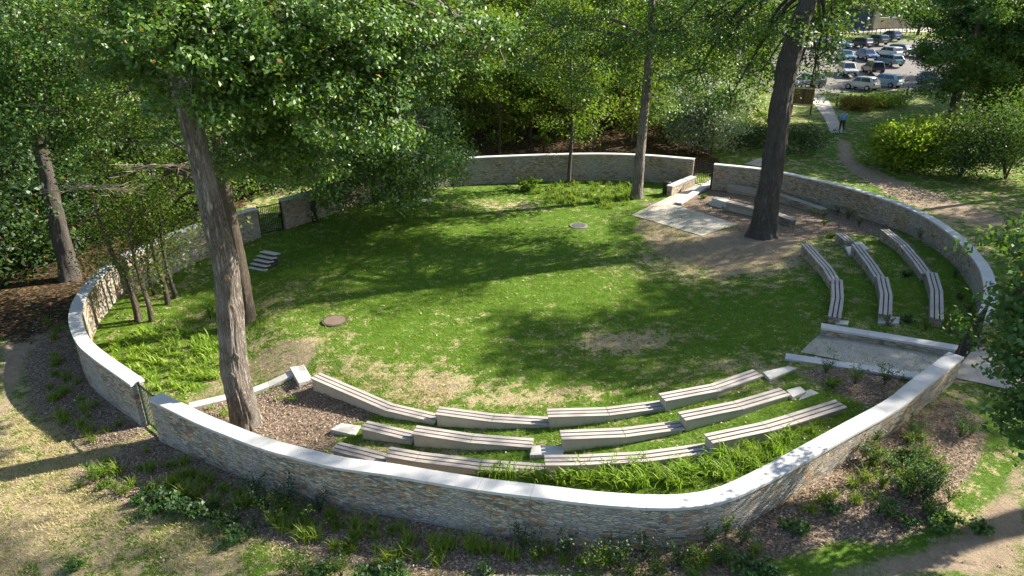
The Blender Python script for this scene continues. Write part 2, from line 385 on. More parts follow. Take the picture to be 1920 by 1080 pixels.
def blob(px, py, rx, ry, amt):
    global dry
    c = on(px, py); dry = dry + amt * np.exp(-((X - c[0]) / rx) ** 2 - ((Y - c[1]) / ry) ** 2)
dry = np.where((enc < 0) & (X < -3), .43, dry); dry = np.where((enc < 0) & (X >= -3), .36, dry)
for b in [(1180, 640, 2.6, 1.2, .62), (700, 700, 3.5, 1.6, .22), (560, 650, 2, 1.6, .3), (1000, 745, 3, .8, .45), (820, 720, 1.5, .8, .5), (1300, 690, 2.5, 1, .3), (1300, 500, 5, 2.5, .3), (1450, 480, 4, 3, .4), (200, 960, 5, 2.5, .22), (60, 900, 3, 4, .3),
          (560, 560, 2, 1.5, .22), (600, 525, 3, 1.6, .08), (940, 385, 4, 1.5, .3), (400, 640, 3, 3, .2), (300, 540, 4, 4, .15), (1300, 640, 3, 2, -.12), (900, 430, 8, 4, -.08), (1640, 640, 3, 2, .3), (850, 835, 5, .8, .25), (1700, 420, 8, 5, .2), (620, 480, 3, 3, -.05), (1000, 540, 6, 2, -.08), (1560, 1040, 2.5, .7, -.35), (100, 990, 3, 2, -.1), (1500, 690, 2, 1, .2)]: blob(*b)
lit = cl(-enc - 2.6) * cl((Y - 47) + 0 * X); lw = cl(-16.5 - X) * cl(Y - 24) * cl(-enc - .8); lit = np.maximum(lit, lw)
lit = lit * (1 - sm(14, 17, X) * sm(30, 40, Y)) * (1 - sm(75, 90, Y))
def attr(name, a, b, c):
    at_ = gm.attributes.new(name, 'FLOAT_COLOR', 'POINT')
    at_.data.foreach_set('color', np.stack([a, b, c, np.ones(a.shape)], -1).astype(np.float32).ravel())
attr('masks', mm, dm, np.clip(dry, 0, 1)); attr('masks2', lit, lit * 0, lit * 0)
ground = link('ground', gm, m_ground(), smooth=True); tag(ground, kind='structure')
def sheet(name, P, mat, up=.025, label=None, step=.35, thick=False):
    P = np.asarray(P)[:, :2]; B = []
    for a, b in zip(P, np.roll(P, -1, 0)):
        n = max(1, int(np.linalg.norm(b - a) / step)); B += [a + (b - a) * i / n for i in range(n)]
    B = np.array(B); nb = len(B); lo, hi = P.min(0), P.max(0)
    xs, ys = np.meshgrid(np.arange(lo[0], hi[0], step), np.arange(lo[1], hi[1], step)); sd = sdist(xs, ys, P)
    I = np.stack([xs[sd > step * .5], ys[sd > step * .5]], 1)
    V = [Vector(p) for p in np.vstack([B, I])] if len(I) else [Vector(p) for p in B]
    r = delaunay_2d_cdt(V, [], [list(range(nb))], 1, 1e-5)
    me = bpy.data.meshes.new(name); me.from_pydata([(p.x, p.y, Tz(p.x, p.y) + up) for p in r[0]], [], [list(f) for f in r[2]]); me.update()
    o = link(name, me, mat); tag(o, kind='structure'); return o
sheet('paved_landing', PX((1184, 404), (1316, 443), (1383, 421), (1264, 384), (1336, 343), (1301, 345), (1250, 372)), M['pave'], .03)
sheet('paved_ramp', np.vstack([PX((1536, 628)), at(1814, 668, 1.0)[None, :2], CW['C'][-1][None, :2], np.array([[18.5, 19.2], [17.2, 16.2]]), CW['D'][0][None, :2] + .1, PX((1712, 712), (1500, 662))]), M['pave'], .03)
sheet('gravel_path', PX((1557, 250), (1584, 250), (1572, 228), (1562, 205), (1548, 180), (1512, 182), (1530, 200), (1545, 222)), M['pave'], .04)
sheet('path_stub', PX((1395, 308), (1425, 313), (1475, 288), (1462, 285)), M['pave'], .04)
sheet('forest_path', PX((1000, 232), (1130, 222), (1260, 208), (1260, 203), (1120, 215), (1000, 226)), M['dirtp'], .05, step=1)
sheet('parking_lot', PX((1380, 160), (1500, 186), (1556, 176), (1640, 170), (1919, 166), (1919, 72), (1380, 84)), M['tarmac'], .05, step=3)
sheet('street', PX((1300, 66), (1919, 58), (1919, 50), (1300, 57)), M['pave'], .06, step=3)

# ------------------------------------------------------------------ stone walls
def sweep_wall(name, C, label, w=.36, cop=.43, parent=None, base=None, slab=1.25, th=.075, bottom=.5):
    C = np.asarray(C, float); o3 = empty(name, (C[0][0], C[0][1], 0)); off = np.array([C[0][0], C[0][1], 0])
    tag(o3, label, 'wall'); N = normals2(C); n = len(C)
    s = np.r_[0, np.cumsum(np.linalg.norm(np.diff(C[:, :2], axis=0), axis=1))]
    top = C[:, 2] - th; bot = T(C[:, 0], C[:, 1]) - bottom
    V = []; Fq = []; UV = []
    L = C[:, :2] + N * w / 2; Rr = C[:, :2] - N * w / 2
    nz = 5
    for side, P in ((0, L), (1, Rr)):
        b = len(V)
        for k in range(nz + 1):
            z = bot + (top - bot) * k / nz
            V += list(np.column_stack([P, z]))
        for k in range(nz):
            for i in range(n - 1):
                q = [b + k * n + i, b + k * n + i + 1, b + (k + 1) * n + i + 1, b + (k + 1) * n + i]
                if side == 0: q = q[::-1]
                Fq.append(q)
    V = np.array(V)
    for e in (0, n - 1):
        b = len(V); V = np.vstack([V, [np.r_[L[e], bot[e]], np.r_[Rr[e], bot[e]], np.r_[Rr[e], top[e]], np.r_[L[e], top[e]]]])
        Fq.append([b, b + 1, b + 2, b + 3] if e == 0 else [b + 3, b + 2, b + 1, b])
    Fq = np.array(Fq); S = np.r_[np.tile(s, nz + 1), np.tile(s + 50, nz + 1), [0, w, w, 0], [0, w, w, 0]]
    uv = np.stack([S[Fq], V[:, 2][Fq]], -1)
    me = npmesh('masonry', V - off, Fq, uv=uv); link('masonry', me, M['rubble'], o3)
    # coping: slabs laid end to end
    mb = MB(); tot = s[-1]; ns = max(1, round(tot / slab)); ip = lambda a: np.array([np.interp(a, s, C[:, j]) for j in range(3)])
    inn = lambda a: (lambda v: v / (np.linalg.norm(v) + 1e-9))(np.array([np.interp(a, s, N[:, j]) for j in range(2)]))
    for i in range(ns):
        a0 = tot * i / ns + (.004 if i else -.02); a1 = tot * (i + 1) / ns - (.004 if i < ns - 1 else -.02)
        ks = np.linspace(a0, a1, 5); dz = random.uniform(-.003, .003); b = len(mb.v)
        for a in ks:
            p = ip(a); nn = inn(a)
            if a < 0 or a > tot: p[:2] += (ip(min(max(a, 0), tot)) - ip(min(max(a, .2), tot - .2)))[:2] * .1
            for sgn, z in ((1, 0), (-1, 0), (-1, th), (1, th)):
                mb.v.append(Vector((p[0] + nn[0] * sgn * cop / 2 - off[0], p[1] + nn[1] * sgn * cop / 2 - off[1], p[2] - th + z + dz)))
        for k in range(4):
            for j in range(4): mb.f.append([b + k * 4 + j, b + k * 4 + (j + 1) % 4, b + k * 4 + 4 + (j + 1) % 4, b + k * 4 + 4 + j][::-1])
        mb.f.append([b, b + 1, b + 2, b + 3][::-1]); mb.f.append([b + 16, b + 17, b + 18, b + 19])
    co = mb.build('coping', M['coping'], o3); return o3
sweep_wall('boundary_wall', CW['A1'], 'left curve of the rubble boundary wall with pale coping beside the dirt path')
sweep_wall('boundary_wall', CW['A2'], 'shaded rubble boundary wall section behind the thin saplings, ending at the left rear black gate')
sweep_wall('boundary_wall', CW['B'], 'long rear rubble boundary wall with white coping behind the lawn')
sweep_wall('boundary_wall', CW['C'], 'right rear rubble boundary wall curving from the rear gate around the bench rows')
sweep_wall('boundary_wall', CW['D'], 'nearest rubble boundary wall with broad sunlit coping sweeping across the foreground')
def lin(a, b, n=6): a, b = np.array(a, float), np.array(b, float); return np.array([a + (b - a) * i / n for i in range(n + 1)])
zE = 1.32
sweep_wall('low_wall', lin(at(1541, 610, zE), at(1812, 654, zE)), 'low rubble wall on the far side of the paved ramp', .34, .4)
sweep_wall('low_wall', lin(at(1474, 667, 1.02), at(1722, 704, 1.2)), 'low rubble wall on the near side of the paved ramp', .34, .4)
sweep_wall('low_wall', lin(at(1256, 348, .75), at(1300, 330, .75)), 'short rubble wall left of the landing at the rear gate', .34, .42)
sweep_wall('low_wall', lin(at(1272, 380, .28), at(1338, 338, .4)), 'long low coping wall right of the landing at the rear gate', .34, .42)
def kerb(name, pts, z, w, label, cat='kerb', t=.12):
    P = np.array([at(a, b, z) for a, b in pts]); N = normals2(P); mb = MB()
    for i in range(len(P) - 1):
        n = N[i]; mb.quadbox([P[i][:2] - n * w / 2, P[i + 1][:2] - n * w / 2, P[i + 1][:2] + n * w / 2, P[i][:2] + n * w / 2], z - t, z)
    o = mb.build(name, M['slab'], bevel=.008); return tag(o, label, cat)
ga = on(355, 765); gb = on(572, 691)
mb = MB(); P0, P1 = ga, gb; n_ = np.array([-(P1 - P0)[1], (P1 - P0)[0]]); n_ /= np.linalg.norm(n_)
cc = lin(P0, P1, 6)
for i in range(6):
    a, b = cc[i] * .998 + cc[i + 1] * .002, cc[i + 1]; b = a + (cc[i + 1] - cc[i]) * .99
    bb = len(mb.v)
    for q in (a, b):
        for sg in (-1, 1):
            for z in (-.25, .1): mb.v.append(Vector((q[0] + n_[0] * sg * .18, q[1] + n_[1] * sg * .18, Tz(q[0], q[1]) + z)))
    for q in ((1, 3, 7, 5), (0, 4, 6, 2), (0, 1, 5, 4), (2, 6, 7, 3), (0, 2, 3, 1), (4, 5, 7, 6)): mb.f.append([bb + i2 for i2 in q][::-1])
tag(mb.build('stone_kerb', M['slab'], bevel=.008), 'white stone kerb running past the big left trunk to the first bench', 'kerb')

def slab(px, label, h=.1, dz=0, group=None):      # px: four pixel corners of the top face
    c = on(*np.mean(px, 0)); z = c[2] + h + dz; P = [at(a, b, z)[:2] for a, b in px]
    P = np.array(P)
    ar = sum(P[i][0] * P[(i + 1) % 4][1] - P[(i + 1) % 4][0] * P[i][1] for i in range(4))
    if ar < 0: P = P[::-1]
    o = MB().quadbox(P, z - .35, z).build('stone_step', M['slab'], bevel=.012); return tag(o, label, 'step', group)
slab([(543, 688), (571, 685), (586, 711), (560, 718)], 'square pale slab where the white kerb meets the first bench')
slab([(640, 793), (677, 798), (665, 816), (619, 805)], 'loose looking pale slab left of the middle bench row')
slab([(998, 835), (1058, 835), (1056, 852), (993, 853)], 'pale slab filling the gap in the middle bench row')
slab([(1430, 697), (1478, 686), (1494, 690), (1444, 711)], 'pale slab at the right end of the lawn-side bench row')
slab([(1474, 731), (1500, 724), (1512, 734), (1486, 744)], 'upper pale slab at the right end of the middle bench row', .12)
slab([(1508, 734), (1520, 729), (1536, 737), (1497, 750)], 'lower pale slab at the right end of the middle bench row', .02)
slab([(1570, 600), (1592, 601), (1590, 609), (1566, 606)], 'small pale slab between the right inner bench row and the ramp wall')
slab([(1648, 592), (1688, 594), (1686, 606), (1646, 606)], 'small pale slab at the near end of the middle right bench row')
slab([(1600, 453), (1614, 452), (1630, 467), (1612, 469)], 'upper pale slab beside the middle right bench row', .25)
slab([(1584, 461), (1598, 461), (1602, 478), (1592, 478)], 'lower pale slab in the gap of the middle right bench row', .1)
slab([(1343, 368), (1372, 376), (1362, 380), (1335, 371)], 'upper white slab at the left end of the lower rear bench', .4)
slab([(1331, 375), (1358, 383), (1354, 387), (1329, 379)], 'lower white slab at the left end of the lower rear bench', .15)

# steps on the lawn bank
st = empty('stone_steps', on(492, 495)); tag(st, 'flight of six pale stone steps cut into the left lawn bank', 'steps')
pa, pb = on(505, 472), on(474, 512); dv = (pb - pa)[:2]; dv /= np.linalg.norm(dv); nv = np.array([-dv[1], dv[0]])
pa3 = at(506, 473, 0.08); pb3 = at(476, 510, -.75)
for i in range(6):
    c = pa3 + (pb3 - pa3) * i / 5; l = np.array(st.location)
    w = .95; dpt = .15
    wv = at(520, 475, .05)[:2] - at(494, 470, .05)[:2]; wv /= np.linalg.norm(wv); tv = (pb3 - pa3)[:2]; tv = tv / np.linalg.norm(tv)
    q = [c[:2] - wv * w / 2 - tv * dpt, c[:2] + wv * w / 2 - tv * dpt, c[:2] + wv * w / 2 + tv * dpt, c[:2] - wv * w / 2 + tv * dpt]
    if np.cross(q[1] - q[0], q[2] - q[1]) < 0: q = q[::-1]
    m_ = np.mean(q, 0); MB().quadbox([p - l[:2] for p in q], c[2] - .06 - l[2], c[2] - l[2]).build('tread', M['slab'], st, .01)
    MB().quadbox([m_ + (p - m_) * .86 - l[:2] for p in q], c[2] - .45 - l[2], c[2] - .058 - l[2]).build('riser', M['barkd'], st)  # darker than the treads: riser shade painted into the colour

# ------------------------------------------------------------------ benches
def bench(far, near, label, H=.28, body='cream', group=None, W=.43):
    C0 = [((a[0] + b[0]) / 2, (a[1] + b[1]) / 2) for a, b in zip(far, near)]
    mid = on(*np.mean(C0, 0)); z = mid[2] + H
    for _ in range(6):
        P = np.array([at(a, b, z) for a, b in C0]); z = float(np.mean(T(P[:, 0], P[:, 1]))) + H
    P = np.array([at(a, b, z) for a, b in C0]); org = np.array([P[0][0], P[0][1], z - H])
    o = empty('slatted_bench', org); tag(o, label, 'bench', group)
    seg = np.diff(P[:, :2], axis=0); sd = seg / np.linalg.norm(seg, axis=1)[:, None]; sn = np.stack([-sd[:, 1], sd[:, 0]], 1)
    N = []
    for i in range(len(P)):
        if i == 0: v = sn[0]
        elif i == len(P) - 1: v = sn[-1]
        else: v = sn[i - 1] + sn[i]; v /= (v @ v) / 2
        N.append(v)
    N = np.array(N)
    def prism(i, o0, o1, z0, z1, e0=0, e1=0):
        a, b = P[i][:2] - sd[i] * e0, P[i + 1][:2] + sd[i] * e1
        q = [a + N[i] * o0, b + N[i + 1] * o0, b + N[i + 1] * o1, a + N[i] * o1]
        return [p - org[:2] for p in q], z0 - org[2], z1 - org[2]
    mbd = MB()
    V = []; FF = []; UVs = []
    for i in range(len(P) - 1):
        q, a, b = prism(i, -W / 2 + .03, W / 2 - .03, z - H - .55, z - .055, -.02 if i == 0 else 0, -.02 if i == len(P) - 2 else 0)
        mbd.quadbox(q, a, b)
    me = mbd.mesh('base'); ul = me.uv_layers.new(name='UVMap')
    for p in me.polygons:
        for li in p.loop_indices:
            v = me.vertices[me.loops[li].vertex_index].co; ul.data[li].uv = ((v.x + v.y) * .9 + 3, v.z)
    link('base', me, M[body], o)
    bw = (W - .09) / 3
    for i in range(len(P) - 1):
        mbp = MB(); ls = np.linalg.norm(seg[i])
        for k in range(3):
            o0 = -W / 2 + k * (bw + .045)
            q, a, b = prism(i, o0, o0 + bw, z - .045, z, -.008 if i else .03, -.008 if i < len(P) - 2 else .03)
            mbp.quadbox(q, a, b)
        me = mbp.mesh('seat_boards'); ul = me.uv_layers.new(name='UVMap'); s3 = sd[i]; n3 = sn[i]
        for p in me.polygons:
            for li in p.loop_indices:
                v = me.vertices[me.loops[li].vertex_index].co; ul.data[li].uv = (v.x * s3[0] + v.y * s3[1] + i * 9, v.x * n3[0] + v.y * n3[1] + v.z)
        link('seat_boards', me, M['plank'], o)
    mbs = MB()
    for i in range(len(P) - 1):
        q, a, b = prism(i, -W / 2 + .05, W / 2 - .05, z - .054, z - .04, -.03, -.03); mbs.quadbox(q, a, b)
    mbs.build('batten', M['dark'], o)  # dark sheet, no real batten: painted shade seen between the boards
    return o
B = [
 ([(598, 700), (738, 757), (822, 777)], [(586, 708), (722, 769), (818, 791)], 'first bench of the lawn-side row, beside the square slab'),
 ([(825, 762), (927, 776), (1030, 782)], [(818, 777), (922, 790), (1029, 797)], 'second bench from the left in the lawn-side row'),
 ([(1028, 767), (1137, 764), (1240, 752)], [(1029, 781), (1142, 778), (1247, 763)], 'third bench from the left in the lawn-side row'),
 ([(1240, 737), (1336, 720), (1413, 693)], [(1246, 752), (1343, 733), (1427, 704)], 'rightmost bench of the lawn-side row, touching a pale slab'),
 ([(689, 791), (780, 811)], [(678, 802), (775, 826)], 'single short bench at the left end of the middle row'),
 ([(783, 798), (887, 813), (999, 822)], [(774, 813), (882, 830), (995, 839)], 'two-section bench left of the slab gap in the middle row'),
 ([(1053, 807), (1167, 803), (1273, 789)], [(1054, 823), (1172, 818), (1278, 804)], 'two-section bench right of the slab gap in the middle row'),
 ([(1277, 772), (1377, 753), (1465, 727)], [(1283, 788), (1390, 766), (1477, 741)], 'rightmost bench of the middle row, ending at two slabs'),
 ([(634, 830), (727, 852)], [(625, 843), (721, 868)], 'short bench at the left end of the row nearest the foreground wall'),
 ([(732, 839), (787, 849), (903, 863), (1023, 872)], [(725, 854), (780, 863), (899, 878), (1023, 886)], 'long three-section bench in the row nearest the foreground wall'),
 ([(1023, 854), (1085, 854), (1207, 848), (1325, 832)], [(1024, 871), (1087, 870), (1213, 863), (1331, 847)], 'brightest sunlit bench above the tall lily leaves in the nearest row'),
 ([(1323, 815), (1428, 793), (1480, 778), (1568, 750)], [(1337, 829), (1445, 806), (1495, 791), (1584, 763)], 'rightmost bench of the row nearest the foreground wall'),
]
for f, n, l in B: bench(f, n, l, group='curved benches facing the lawn in the foreground')
Bq = [
 ([(1518, 457), (1558, 502), (1573, 524)], [(1504, 457), (1545, 502), (1560, 530)], 'shaded far bench of the right inner row'),
 ([(1580, 524), (1583, 558), (1577, 595)], [(1559, 523), (1559, 558), (1553, 592)], 'near bench of the right inner row, with sun flecks on its boards'),
 ([(1582, 436), (1599, 449)], [(1568, 438), (1586, 453)], 'tiny one-section bench at the far end of the right middle row'),
 ([(1612, 457), (1640, 493), (1655, 517)], [(1599, 459), (1628, 497), (1645, 523)], 'two-section bench in the right middle row below the slabs'),
 ([(1664, 518), (1673, 552), (1671, 589)], [(1645, 519), (1651, 551), (1649, 588)], 'near bench of the right middle row'),
 ([(1667, 429), (1700, 455), (1728, 487), (1744, 510)], [(1652, 431), (1685, 457), (1712, 490), (1731, 516)], 'long shaded far bench of the right outer row'),
 ([(1757, 510), (1768, 543), (1769, 595)], [(1737, 511), (1745, 545), (1745, 598)], 'near bench of the right outer row, closest to the right wall'),
 ([(1370, 343), (1460, 360), (1550, 389)], [(1363, 346), (1459, 365), (1542, 394)], 'upper rear bench along the back wall behind the dark trunk'),
 ([(1370, 375), (1456, 396), (1492, 410)], [(1360, 379), (1456, 403), (1485, 414)], 'lower rear bench passing behind the dark trunk'),
]
for f, n, l in Bq: bench(f, n, l, .42, body='rubble', group='stone-based benches on the right bank')

# ------------------------------------------------------------------ gates, bins, posts
def gate(p0, p1, h, mat, label, nb=12, z0=None):
    p0, p1 = np.array(p0[:2]), np.array(p1[:2]); z = Tz(*((p0 + p1) / 2)) if z0 is None else z0; d = p1 - p0; L = np.linalg.norm(d); a = math.atan2(d[1], d[0])
    o = empty('iron_gate', (*p0, z), a); tag(o, label, 'gate')
    for x in (.03, L - .03): MB().box((x, 0, h / 2 + .02), (.06, .06, h + .04)).build('post', mat, o)
    for zz in (.1, h - .05): MB().box((L / 2, 0, zz), (L - .12, .035, .045)).build('rail', mat, o)
    m = MB()
    for i in range(nb):
        x = .1 + (L - .2) * i / (nb - 1); m.tube([(x, 0, .04), (x, 0, h + .0)], .014, 6)
    m.build('bars', mat, o); MB().box((L - .14, -.03, h * .55), (.1, .08, .16)).build('lock', mat, o)
    return o
def gl(a, b, t): return a[:2] + (b[:2] - a[:2]) * t
e = CW['A1'][0]; f_ = CW['D'][-1]; gate(gl(e, f_, .03), gl(e, f_, .97), 1.55, M['green_iron'], 'narrow dark green gate in the left foreground casting striped shadows', 9)
e = CW['A2'][-1]; f_ = CW['B'][0]; gate(gl(e, f_, .03), gl(e, f_, .97), 1.6, M['iron'], 'black barred gate in the wall at the left rear, near the dark posts', 12)
e = CW['B'][-1]; f_ = CW['C'][0]; gate(gl(e, f_, .03), gl(e, f_, .97), 1.65, M['iron'], 'black barred gate at the rear right, above the paved landing', 10)
e = CW['C'][-1]; f_ = CW['D'][0]; gate(gl(e, f_, .03), gl(e, f_, .97), 1.6, M['iron'], 'wide black gate at the right end of the paved ramp', 26)
def post(px, py, w, h, label, cat='post', name='bollard'):
    c = on(px, py); o = empty(name, c); tag(o, label, cat)
    MB().box((0, 0, h / 2 - .05), (w, w, h + .1)).build('body', M['iron'], o, .01); MB().box((0, 0, h + .015), (w + .04, w + .04, .03)).build('cap', M['iron'], o); return o
post(591, 416, .28, 1.15, 'tall black square post against the left rear wall')
post(554, 421, .34, .55, 'short black box standing left of the tall black post', 'box', 'utility_box')
b_ = empty('litter_bin', on(1249, 363)); tag(b_, 'black litter bin beside the short wall at the rear gate', 'bin')
MB().tube([(0, 0, 0), (0, 0, .75)], .26, 16).build('body', M['iron'], b_); MB().tube([(0, 0, .75), (0, 0, .8)], [.28, .2], 16).build('lid', M['iron'], b_)
# manhole and stump
c = on(1085, 424); mh = empty('manhole_cover', c); tag(mh, 'round grey drain cover set in the far lawn', 'manhole cover')
MB().tube([(0, 0, -.1), (0, 0, .05)], .5, 28).build('ring', m_plain('weathered_concrete_ring', (.17, .16, .145), .9), mh, .01); MB().tube([(0, 0, .04), (0, 0, .065)], .38, 28).build('cover', m_plain('grey_iron', (.07, .068, .065), .7), mh)
c = on(628, 603); s_ = empty('tree_stump', c); tag(s_, 'flat cut tree stump on the left edge of the lawn', 'tree stump')
mb = MB(); mb.tube([(0, 0, -.2), (0, 0, .06)], [.62, .5], 24); st_ = mb.build('bark_ring', M['barkm'], s_, smooth=False); MB().tube([(0, 0, .04), (0, 0, .068)], .42, 24).build('cut_face', m_plain('cut_wood', (.13, .095, .065), .9, var=.5, scale=6), s_)
c = on(797, 377); tag(MB().box(c + [0, 0, .02], (.85, .45, .09), .3).build('flat_stone', M['slab'], bevel=.02), 'small white flat stone lying in the far left lawn', 'stone')

# ------------------------------------------------------------------ foliage
def leaf_mesh(name, C, n_per, rad, size, rng, flat=.6, up=.9, outw=None, wid=.55):
    """C: clump centres (k,3)"""
    k = len(C); n = k * n_per
    g = rng.randn(n, 3) * rad * np.array([1, 1, flat]); P = np.repeat(C, n_per, 0) + g
    nrm = rng.randn(n, 3) * .75; nrm[:, 2] += up
    if outw is not None: nrm += np.repeat(outw, n_per, 0) * .6
    nrm /= np.linalg.norm(nrm, axis=1)[:, None]
    d = rng.randn(n, 3); d -= (d * nrm).sum(1)[:, None] * nrm; d /= np.linalg.norm(d, axis=1)[:, None]
    s = np.cross(nrm, d); L = (size * (.65 + .7 * rng.rand(n)))[:, None]; Wd = L * wid * .5
    a = P - d * L * .5; b = P + s * Wd - d * L * .05 + nrm * L * .12; c = P + d * L * .5 - nrm * L * .05; e = P - s * Wd - d * L * .05 + nrm * L * .12
    V = np.stack([a, b, c, e], 1).reshape(-1, 3); Fq = np.arange(n * 4).reshape(n, 4)
    return npmesh(name, V, Fq)
def lobes_to_clumps(lobes, rng, dens, spray=.8, per=5, fl=.35):
    Cs, Os = [], []
    for (c, r) in lobes:
        c = np.array(c, float); r = np.array(r, float) if hasattr(r, '__len__') else np.array([r, r, r * .75])
        ns = max(3, int(dens * 4 * (r[0] * r[1] + r[0] * r[2] + r[1] * r[2]) / 3))
        u = rng.randn(ns, 3); u /= np.linalg.norm(u, axis=1)[:, None]; q = (.45 + .6 * rng.rand(ns)) ** .8
        S = c + u * r * q[:, None]
        for s, uu in zip(S, u):
            off = rng.randn(per, 3) * spray * np.array([1, 1, fl]) * .5
            off[:, 2] -= .25 * np.hypot(off[:, 0], off[:, 1])      # drooping sprays
            Cs.append(s + off); Os.append(np.repeat(uu[None], per, 0))
    return np.vstack(Cs), np.vstack(Os)
def trunk_mesh(name, pts, rad, seed, k=28, ridge=.06, flare=1.5):
    P = catmull(pts, .12); s = np.r_[0, np.cumsum(np.linalg.norm(np.diff(P, axis=0), axis=1))]
    so_ = np.r_[0, np.cumsum(np.linalg.norm(np.diff(np.array(pts, float), axis=0), axis=1))]
    r = np.interp(s, so_ * s[-1] / so_[-1], rad); th = np.linspace(0, 2 * math.pi, k, endpoint=False)
    A, S = np.meshgrid(th, s); hz = P[:, 2] - P[0, 2]
    fl = 1 + (flare - 1) * np.exp(-np.clip(hz - .25, 0, None) / .35)[:, None] * (.65 + .5 * vnoise(A * 1.1 + seed, S * 0 + seed) + .25 * np.sin(A * 5 + seed))
    rr = r[:, None] * fl * (1 + ridge * (vnoise(A * k / 6.28 * .9 + seed * 7, S * 2.2) - .5) * 2 + .1 * (vnoise(A * 1.2 + seed, S * .9) - .5) * 2 + .05 * (vnoise(A * 3 + 9, S * 3) - .5))
    rr[:, -1] = rr[:, -1]
    V = np.stack([P[:, None, 0] + rr * np.cos(A), P[:, None, 1] + rr * np.sin(A), np.repeat(P[:, 2][:, None], k, 1)], -1).reshape(-1, 3)
    i = np.arange(len(P) * k).reshape(len(P), k); j = np.roll(i, -1, 1)
    Q = np.stack([i[:-1], j[:-1], j[1:], i[1:]], -1).reshape(-1, 4)
    return npmesh(name, V, Q), P, r
def tree(name, base, h, tr, lobes, label, mat='oak', bk='bark', size=.12, dens=1.6, npc=26, seed=1, lean=(0, 0), group=None, spray=.8, rad=.26, per=5, twigs=True, cat='tree', up=.9, pts=None, k=28, ridge=.06, flare=1.5, toprad=.35, wid=.55, hz0=.4):
    rng = np.random.RandomState(seed); b = np.array(base, float); o = empty(name, b); tag(o, label, cat, group)
    if pts is None:
        pts = [(0, 0, -.3)] + [(lean[0] * h * t + .12 * math.sin(seed + t * 5), lean[1] * h * t + .1 * math.cos(seed * 2 + t * 4), h * t) for t in (.15, .35, .55, .8, 1)]
    pts = np.array(pts, float); n = len(pts)
    me, P, r = trunk_mesh('trunk', pts, [tr * (1 - (1 - toprad) * (i / (n - 1)) ** 1.2) for i in range(n)], seed, k, ridge, flare)
    link('trunk', me, M[bk], o, smooth=True)
    lb = [(np.array(c) - b, r_) for c, r_ in lobes]
    C, O = lobes_to_clumps(lb, rng, dens, spray, per)
    me = leaf_mesh('crown', C, npc, rad, size, rng, up=up, outw=O, wid=wid); link('crown', me, M[mat], o)
    br = MB()
    for c, r_ in lb:
        r0 = r_ if not hasattr(r_, '__len__') else max(r_)
        hz = np.clip(c[2] - .45 * np.hypot(*(c[:2])), P[0][2] + h * hz0, P[-1][2]); i = int(np.argmin(abs(P[:, 2] - hz))); s = P[i]
        mid = (s + c) / 2 + np.array([0, 0, .2 * np.linalg.norm(c - s)]) + rng.randn(3) * .12 * np.linalg.norm(c - s) * .5
        q = catmull([s, mid, c], .5); rr0 = min(r[i] * .5, .015 + .016 * np.linalg.norm(c - s)); br.tube(q, np.linspace(rr0, rr0 * .3, len(q)), 7)
        if twigs:
            for _ in range(int(4 + r0 * 4)):
                u = rng.randn(3); u /= np.linalg.norm(u); e = c + u * r0 * .95; m = (c + e) / 2 + rng.randn(3) * .15 * r0; br.tube([c, m, e], [rr0 * .3, rr0 * .18, .006], 4, False)
    br.build('branches', M[bk], o, smooth=True)
    return o
def auto_lobes(base, z0, z1, r, n, rng, lr=(.35, .5)):
    out = []; b = np.array(base, float)
    for i in range(n):
        t = (i + .5) / n; z = z0 + (z1 - z0) * t; a = i * 2.4 + rng.rand(); prof = math.sin(math.pi * min(1, .18 + .8 * t)) ** .6
        q = r * prof * (.35 + .5 * rng.rand()); L = r * rng.uniform(*lr)
        out.append((b + np.array([q * math.cos(a), q * math.sin(a), z]), (L, L, L * .7)))
    return out
# --- the big left oak
rg = np.random.RandomState(3)
b1 = on(466, 797)
L1 = [(dep(430, 60, 17.5), 2.6), (dep(330, 110, 19), 1.9), (dep(560, 110, 18), 2.1), (dep(660, 60, 18.5), 1.9), (dep(640, 200, 19), 1.6), (dep(740, 180, 20), 1.5), (dep(800, 60, 19.5), 1.25), (dep(905, 75, 20), 1.0), (dep(480, 215, 19.5), 1.1),
      (dep(300, 215, 21), .9), (dep(560, 270, 21.5), 1.1), (dep(360, 150, 16), 1.0), (dep(250, 60, 18.5), 1.7), (dep(700, 10, 19), 1.6), (dep(550, 10, 17), 1.8)]
L1 += [(dep(*a), b) for a, b in [((480, 120, 18.5), 1.7), ((400, 180, 18.5), 1.0), ((860, 30, 20.5), .9), ((770, 120, 21), 1.3), ((600, 20, 20), 1.8), ((270, 150, 20), 1.3), ((580, 210, 25), 1.5), ((510, 190, 20), 1.1), ((350, 120, 16.2), .9), ((325, 40, 15.8), 1.1), ((395, 195, 16.8), .5), ((400, 50, 16), 1.2), ((455, 285, 19.5), .9), ((525, 270, 20), .9), ((590, 300, 21), .8), ((470, 280, 21), .9), ((540, 300, 21), .9), ((440, 190, 18), .8)]]
L1 += [(b1 + np.array(v), q) for v, q in [((0, 0, 16), 3), ((-3, 1, 14.5), 2.6), ((3, 2, 15.5), 2.4), ((1, -2.5, 15), 2.2)]]
oak = tree('oak_tree', b1, 15, .43, L1, 'big pale-barked oak in the left foreground growing inside the wall', 'oak', 'bark', .145, 2.0, 34, 11, pts=[(0, 0, -.4), (-.05, 0, .6), (-.12, .02, 2), (.05, .05, 4), (.18, .05, 5.5), (.1, 0, 7), (0, 0, 9), (-.1, 0, 11), (0, 0, 15)], k=96, ridge=.075, flare=1.4, toprad=.5, spray=.62, rad=.2, hz0=.74)
